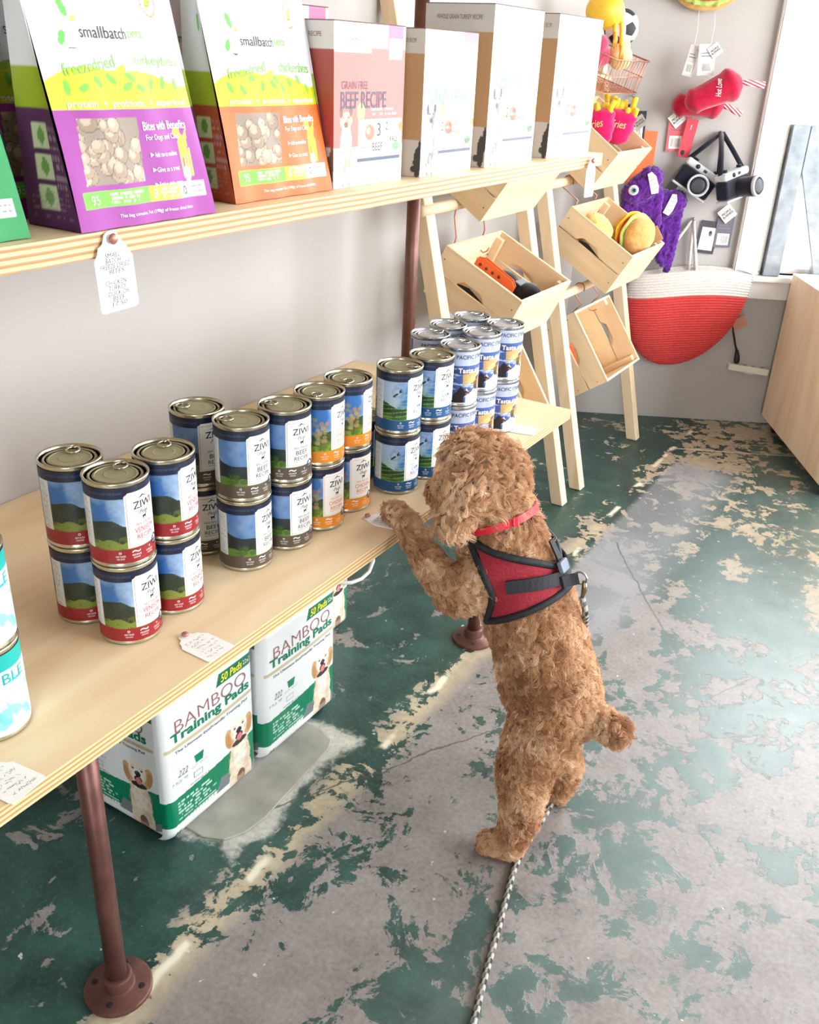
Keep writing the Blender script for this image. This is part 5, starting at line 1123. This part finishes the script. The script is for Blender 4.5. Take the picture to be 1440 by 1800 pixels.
# ================================================================== the dog, standing up with its paws on the shelf
dog = tag(empty('dog', (.80, -.62, 0)), 'curly apricot dog standing on hind legs, front paws on the shelf edge', 'dog')
off0 = -Vector(dog.location)
yc = -.62
SKIN = mat('dog_undercoat', S(160, 114, 80), .9, var=.3, vs_=60, bump=.6, bs=90)
CH_ = [
    ((.808, yc, .262), .066, (.778, yc, .335), .065), ((.778, yc, .335), .065, (.742, yc, .410), .067), ((.742, yc, .410), .067, (.708, yc, .478), .060), ((.708, yc, .478), .060, (.690, yc-.002, .530), .048), ((.690, yc-.002, .530), .046, (.668, -.628, .575), .046),
    ((.690, yc, .455), .05, (.672, yc, .485), .045), ((.772, yc, .285), .056, (.758, yc, .345), .056),
    ((.652, -.630, .598), (.060, .060, .056), None), ((.640, -.630, .622), (.046, .050, .036), None), ((.640, -.630, .588), .040, (.612, -.632, .572), .029), ((.612, -.632, .572), .029, (.592, -.633, .562), .021),
    # ears
    ((.662, -.684, .610), .018, (.646, -.697, .560), .020), ((.662, -.576, .610), .018, (.646, -.563, .560), .020),
    # tail
    ((.845, -.62, .262), .020, (.875, -.622, .258), .019), ((.875, -.622, .258), .019, (.908, -.626, .254), .019),
    # near hind leg
    ((.806, -.652, .250), .052, (.792, -.684, .165), .038), ((.792, -.684, .165), .038, (.800, -.697, .085), .026), ((.797, -.697, .085), .025, (.792, -.702, .030), .021), ((.792, -.702, .024), .020, (.756, -.712, .019), .017),
    # far hind leg
    ((.806, -.590, .250), .050, (.782, -.560, .160), .038), ((.782, -.560, .160), .038, (.812, -.548, .085), .025), ((.812, -.548, .085), .024, (.806, -.546, .030), .021), ((.806, -.546, .024), .020, (.774, -.544, .019), .017),
    # near front leg: shoulder, elbow, forearm up to the shelf, paw
    ((.700, -.652, .474), .040, (.656, -.688, .436), .030), ((.656, -.688, .436), .028, (.612, -.688, .464), .020), ((.612, -.688, .464), .020, (.564, -.676, .507), .016), ((.564, -.676, .510), .016, (.532, -.660, .519), .0155), ((.532, -.660, .519), .0155, (.513, -.650, .516), .013),
    # far front leg
    ((.700, -.588, .474), .040, (.660, -.545, .440), .030), ((.660, -.545, .440), .028, (.615, -.530, .468), .021), ((.615, -.530, .468), .021, (.572, -.512, .508), .017), ((.572, -.512, .511), .016, (.530, -.502, .516), .015),
]
body = blob('body', CH_, .005, SKIN, None, 5)
# toes on each paw
me = body.data; nv = len(me.vertices); co = np.empty(nv*3); me.vertices.foreach_get('co', co); co = co.reshape(-1, 3)
bvh = BVHTree.FromPolygons([Vector(c) for c in co], [tuple(p.vertices) for p in me.polygons])
me.transform(Matrix.Translation(off0)); body.parent = dog
FURL = bpy.data.materials.new('apricot_fur'); FURL.use_nodes = True
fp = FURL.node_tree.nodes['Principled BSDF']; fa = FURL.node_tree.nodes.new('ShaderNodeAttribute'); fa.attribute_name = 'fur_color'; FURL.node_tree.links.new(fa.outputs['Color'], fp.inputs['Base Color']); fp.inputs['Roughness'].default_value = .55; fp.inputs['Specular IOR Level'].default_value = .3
fp.inputs['Sheen Weight'].default_value = .15
# harness frame on the torso
CT_ = Vector((.714, yc, .472)); AX = Vector((-.447, 0, .894)).normalized(); DO = Vector((.894, 0, .447)).normalized(); LE = Vector((0, -1, 0))
def torso_pt(th, t, lift):
    d = DO*math.cos(th)+LE*math.sin(th); o = CT_+AX*t
    h = bvh.ray_cast(o, d, .2); r = (h[3] if h[0] is not None else .06)
    return o+d*(min(r, .078)+lift)
tsh = lambda th: -.030+.036*min(abs(th), 2.05)/2.05
t_top = lambda th: tsh(th)+.016+.050*(min(abs(th), 2.05)/2.05)**.9
t_bot = lambda th: tsh(th)-.016-.045*(min(abs(th), 2.05)/2.05)**1.1
th_max = lambda v: 2.05-.48*math.sin(PI*v)
def in_harness(p):
    q = Vector(p)-CT_; t = q.dot(AX); qq = q-AX*t; th = abs(math.atan2(qq.dot(LE), qq.dot(DO)))
    if not (-.105 < t < .095) or qq.length > .095: return False
    a, b = t_bot(th), t_top(th)
    if not a-.004 < t < b+.004: return False
    v = min(1, max(0, (t-a)/(b-a))); return th < th_max(v)+.05
def fur():
    poly = np.array([v for p in me.polygons for v in ([p.vertices[0], p.vertices[1], p.vertices[2]] + ([p.vertices[0], p.vertices[2], p.vertices[3]] if len(p.vertices) == 4 else []))]).reshape(-1, 3)
    A, B_, C_ = co[poly[:, 0]], co[poly[:, 1]], co[poly[:, 2]]; cr = np.cross(B_-A, C_-A); ar = np.linalg.norm(cr, axis=1)/2; nn = cr/np.maximum(ar[:, None]*2, 1e-12)
    r = np.random.default_rng(5)
    def sample(N):
        i = r.choice(len(ar), N, p=ar/ar.sum()); u = r.random(N); v = r.random(N); f = u+v > 1; u[f] = 1-u[f]; v[f] = 1-v[f]
        return A[i]+(B_[i]-A[i])*u[:, None]+(C_[i]-A[i])*v[:, None], nn[i]
    NC_, N = 11000, 140000
    cp, cn = sample(NC_); kd = KDTree(NC_)
    for i, p in enumerate(cp): kd.insert(p, i)
    kd.balance()
    P, Nn = sample(N)
    cx_ = np.array([.684, -.624, .546]); na_ = np.array([-.42, -.02, .90])/np.linalg.norm([-.42, -.02, .90])
    q_ = P-cx_; near_c = (np.abs(q_@na_) < .0075) & (np.linalg.norm(q_, axis=1) < .075)
    keep = np.array([not in_harness(p) for p in P]) & ~near_c; P = P[keep]; Nn = Nn[keep]; N = len(P)
    cl = np.array([kd.find(p)[1] for p in P])
    z = cp[:, 2]; x = cp[:, 0]
    head = (z > .545) & (x < .72); paw = (z < .045) | ((x < .56) & (z < .54) & ~head & (cp[:, 1] < -.64)) ; muz = head & (x < .605)
    ear = head & (np.abs(cp[:, 1]+.63) > .048)
    fl0 = (x < .67) & (z < .53) & (cp[:, 1] < -.655)
    ln = np.full(NC_, .0160); ln[fl0] = .0120; ln[head] = .023; ln[ear] = .026; ln[muz] = .014; ln[paw] = .009; ln[(x > .855) & (z < .3)] = .014; ln[z < .15] *= .85
    ln *= .8+.4*r.random(NC_)
    g = np.tile(np.array([.15, 0, -1.]), (NC_, 1)); fl = (cp[:, 0] < .67) & (z < .53); g[fl] = [.75, 0, -.6]; g[head] = np.array([.4, 0, -.75]); g += r.normal(0, .6, (NC_, 3))
    g -= cn*np.sum(g*cn, 1, keepdims=True); g /= np.linalg.norm(g, axis=1, keepdims=True)+1e-9; e2 = np.cross(cn, g)
    ph = r.random(NC_)*2*PI; turns = (1.4+.9*r.random(NC_))*np.sign(r.random(NC_)-.5); rad = .0026+.0024*r.random(NC_); rad[head] *= 1.25; turns[head] *= .8
    K = 7; T = np.linspace(0, 1, K)
    base = (fbm(cp[:, 0], cp[:, 2]+cp[:, 1], 26, 3)-.5)*1.0
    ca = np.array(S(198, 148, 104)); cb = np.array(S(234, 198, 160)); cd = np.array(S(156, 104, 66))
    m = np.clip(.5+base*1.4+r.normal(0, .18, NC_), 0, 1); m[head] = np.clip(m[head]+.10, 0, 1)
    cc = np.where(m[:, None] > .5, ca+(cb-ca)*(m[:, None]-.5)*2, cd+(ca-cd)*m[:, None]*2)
    pos = np.zeros((N, K, 3)); col = np.ones((N, K, 4), np.float32)
    sl = ln[cl]*(.85+.3*r.random(N)); o_ = P-cp[cl]
    jit = r.normal(0, .0011, (N, 3))
    for k, t in enumerate(T):
        a = ph[cl]+turns[cl]*2*PI*t; rr = rad[cl]*min(1, t*2.2)
        path = cn[cl]*(sl*(.72*t-.20*t*t))[:, None]+g[cl]*(sl*(.25*t+.42*t*t))[:, None]+(g[cl]*np.cos(a)[:, None]+(e2[cl]*.75+cn[cl]*.5)*np.sin(a)[:, None])*rr[:, None]
        pos[:, k] = cp[cl]+o_*(1-.28*t)+path+jit*t
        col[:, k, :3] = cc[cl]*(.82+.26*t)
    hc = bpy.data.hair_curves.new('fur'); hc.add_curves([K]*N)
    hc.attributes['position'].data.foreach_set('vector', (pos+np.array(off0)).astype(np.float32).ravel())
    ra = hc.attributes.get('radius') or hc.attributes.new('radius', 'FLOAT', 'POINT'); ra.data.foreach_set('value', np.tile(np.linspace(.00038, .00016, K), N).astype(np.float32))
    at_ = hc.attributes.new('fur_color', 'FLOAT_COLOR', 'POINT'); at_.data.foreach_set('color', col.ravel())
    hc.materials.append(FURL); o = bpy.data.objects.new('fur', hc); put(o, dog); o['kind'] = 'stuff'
fur()
loc = lambda v: Vector(v)+off0
# harness
hz = empty('harness', (0, 0, 0)); hz.parent = dog
MESHR = mat('red_mesh_cloth', S(150, 26, 42), .8, var=.25, vs_=240, bump=.8, bs=500); WEB = mat('black_webbing', S(24, 24, 28), .7, bump=.4, bs=300)
NV, NT = 14, 46; V = []; F = []
for j in range(NV+1):
    v = j/NV; tm = th_max(v)
    for i in range(NT+1):
        th = -tm+2*tm*i/NT; t = t_bot(th)+(t_top(th)-t_bot(th))*v; V.append(loc(torso_pt(th, t, .0125)))
for j in range(NV):
    for i in range(NT): a = j*(NT+1)+i; F.append((a, a+1, a+NT+2, a+NT+1))
vest = obj('vest', V, F, MESHR, hz, True); sm = vest.modifiers.new('s', 'SMOOTH'); sm.iterations = 6; so = vest.modifiers.new('t', 'SOLIDIFY'); so.thickness = .003; so.offset = 1
g_ = lambda j, i: V[j*(NT+1)+i]
def sm_path(p, n=3):
    p = [Vector(q) for q in p]
    for _ in range(n): p = [p[0]]+[(p[i-1]+p[i]*2+p[i+1])/4 for i in range(1, len(p)-1)]+[p[-1]]
    return p
for e in ([g_(NV, i) for i in range(NT+1)], [g_(0, i) for i in range(NT+1)], [g_(j, 0) for j in range(NV+1)], [g_(j, NT) for j in range(NV+1)]): tube('binding', sm_path(e, 5), .0056, WEB, hz, n=8)
def strap(nm, path, w, th_, m, par):
    """flat ribbon along a path of (point, outward)"""
    V = []; F = []; n = len(path)
    for i, (p, o_) in enumerate(path):
        t = (path[min(i+1, n-1)][0]-path[max(i-1, 0)][0]).normalized(); s = t.cross(o_).normalized()
        for a, b in ((-1, 0), (1, 0), (1, 1), (-1, 1)): V.append(p+s*w/2*a+o_*th_*b)
    for i in range(n-1):
        for k in range(4): F.append((i*4+k, i*4+(k+1) % 4, i*4+4+(k+1) % 4, i*4+4+k))
    F += [(3, 2, 1, 0), tuple((n-1)*4+k for k in range(4))]; return obj(nm, V, F, m, par)
for s in (1, -1):
    ths = np.linspace(.02, 1.30, 12)*s; pp = sm_path([torso_pt(a, tsh(a)+.002, .0165) for a in ths], 4)
    strap('girth_strap', [(loc(p), (DO*math.cos(a)+LE*math.sin(a))) for p, a in zip(pp, ths)], .019, .003, WEB, hz)
sp = [torso_pt(0, t, .0165) for t in np.linspace(.03, -.036, 7)]; strap('back_strap', [(loc(p), DO) for p in sm_path(sp)], .012, .003, WEB, hz)
dr = torso_pt(0., -.034, .030)
box('buckle', (-.009, -.011, -.004), (.009, .011, .004), mat('grey_plastic', S(120, 130, 144), .3), hz, bev=.0025, M=Matrix.Translation(loc(torso_pt(.05, -.010, .022))) @ rot('Y', 65))
strap('ring_tab', [(loc(torso_pt(.25, -.030, .018)), DO), (loc(torso_pt(.1, -.032, .022)), DO), (loc(dr), DO)], .017, .005, WEB, hz)
rg = [loc(dr+DO*.008)+(DO*math.cos(a)+AX*math.sin(a))*.0095 for a in np.linspace(0, 2*PI, 21)[:-1]]; tube('lead_ring', rg, .0017, STEEL, hz, n=8, closed=True)
cl_ = dr+DO*.012-AX*.006
tube('lead_clip', [loc(cl_), loc(cl_+Vector((.001, .003, -.014))), loc(cl_+Vector((-.001, .004, -.028)))], [.0032, .0046, .003], mat('clip_bronze', S(150, 128, 100), .3, .9), hz, n=10)
chest = torso_pt(2.05, .066, .012); tube('chest_ring', [loc(chest)+Vector((math.cos(a)*.008-.006, 0, math.sin(a)*.008)) for a in np.linspace(0, 2*PI, 17)[:-1]], .0013, STEEL, hz, n=6, closed=True)
# collar
cx_ = Vector((.684, -.624, .546)); na = Vector((-.42, -.02, .90)).normalized(); a1 = na.orthogonal().normalized(); a2 = na.cross(a1); path = []
for a in np.linspace(0, 2*PI, 41)[:-1]:
    d = a1*math.cos(a)+a2*math.sin(a); h = bvh.ray_cast(cx_, d, .15); r_ = min(h[3] if h[0] is not None else .05, .058); path.append((cx_+d*(r_+.0140), d))
pp = [p for p, _ in path]
for _ in range(6): pp = [(pp[i-1]+pp[i]*2+pp[(i+1) % 40])/4 for i in range(40)]
V = []; F = []
for p, (q, d) in zip(pp, path):
    for a, b in ((-1, 0), (1, 0), (1, 1), (-1, 1)): V.append(loc(p)+na*.0055*a+d*.002*b)
for i in range(40):
    for k in range(4): F.append((i*4+k, i*4+(k+1) % 4, ((i+1) % 40)*4+(k+1) % 4, ((i+1) % 40)*4+k))
co_ = obj('collar', V, F, mat('red_nylon', S(206, 26, 44), .45), dog); tag(co_, 'red nylon collar')
far_d = DO*.8+LE*.6; i_ = max(range(40), key=lambda i: path[i][1].dot(far_d)); box('collar_slide', (-.004, -.0065, -.002), (.004, .0065, .003), mat('red_plastic', S(220, 40, 50), .25), co_, bev=.001, M=Matrix.Translation(loc(pp[i_]+path[i_][1]*.002)) @ path[i_][1].to_track_quat('Z', 'Y').to_matrix().to_4x4())
# nose, eyes and claws
blob('nose', [((.571, -.633, .565), (.008, .010, .008), None)], .002, mat('dog_nose', S(34, 26, 26), .3), None, 2).data.transform(Matrix.Translation(off0)); bpy.data.objects['nose'].parent = dog
for y in (-.66, -.606):
    e_ = blob('eye', [((.614, y, .600), (.007, .007, .007), None)], .0015, mat('dog_eye', S(24, 16, 14), .1), None, 1); e_.data.transform(Matrix.Translation(off0)); e_.parent = dog
CLW = mat('claw', S(52, 40, 34), .4)
for (x, y, z, dx) in ((.742, -.714, .012, 0), (.760, -.545, .012, 0), (.500, -.647, .513, 0), (.518, -.502, .512, 0)):
    for k in (-1.5, -.5, .5, 1.5):
        yy = y+k*.008; xx = x+abs(k)*.003; tube('toe_claw', [loc((xx+.006, yy, z+.002)), loc((xx, yy, z)), loc((xx-.006, yy, z-.006))], [.0028, .0022, .0008], CLW, dog, n=6)
# lead: patterned cord from the clip, down the far side and along the floor
def rope_mat():
    m, n, l, p = new_mat('patterned_cord'); a = n.new('ShaderNodeAttribute'); a.attribute_name = 'Col'; l.new(a.outputs['Color'], p.inputs['Base Color']); p.inputs['Roughness'].default_value = .8; return m
c0 = cl_+Vector((-.001, .004, -.030))
key = [c0, c0+Vector((.004, .012, -.03)), Vector((.815, -.560, .36)), Vector((.80, -.520, .25)), Vector((.80, -.515, .10)), Vector((.803, -.560, .012)), Vector((.805, -.640, .0055)), Vector((.811, -.723, .0055)), Vector((.836, -.823, .0055)), Vector((.860, -.920, .0055)), Vector((.880, -.995, .0055)), Vector((.905, -1.10, .0055)), Vector((.95, -1.30, .0055))]
pts = []
for i in range(len(key)-1):
    p0, p1, p2, p3 = key[max(i-1, 0)], key[i], key[i+1], key[min(i+2, len(key)-1)]; n = max(4, int((p2-p1).length/.0022))
    for k in range(n):
        t = k/n; pts.append(.5*((2*p1)+(p2-p0)*t+(2*p0-5*p1+4*p2-p3)*t*t+(3*p1-p0-3*p2+p3)*t**3))
ld = tube('dog_lead', pts, .0047, rope_mat(), n=10)
me_ = ld.data; at_ = me_.color_attributes.new('Col', 'FLOAT_COLOR', 'POINT'); cc = np.ones((len(me_.vertices), 4), np.float32)
for i in range(len(me_.vertices)):
    r_, k = divmod(i, 10); s = (r_ // 4+(k // 3)) % 2; cc[i, :3] = S(172, 166, 156) if s == 0 else (S(40, 38, 38) if (r_ // 8) % 4 else S(96, 92, 88))
at_.data.foreach_set('color', cc.ravel())
tag(ld, 'black and grey patterned cord lead trailing along the floor from the dog', 'lead')
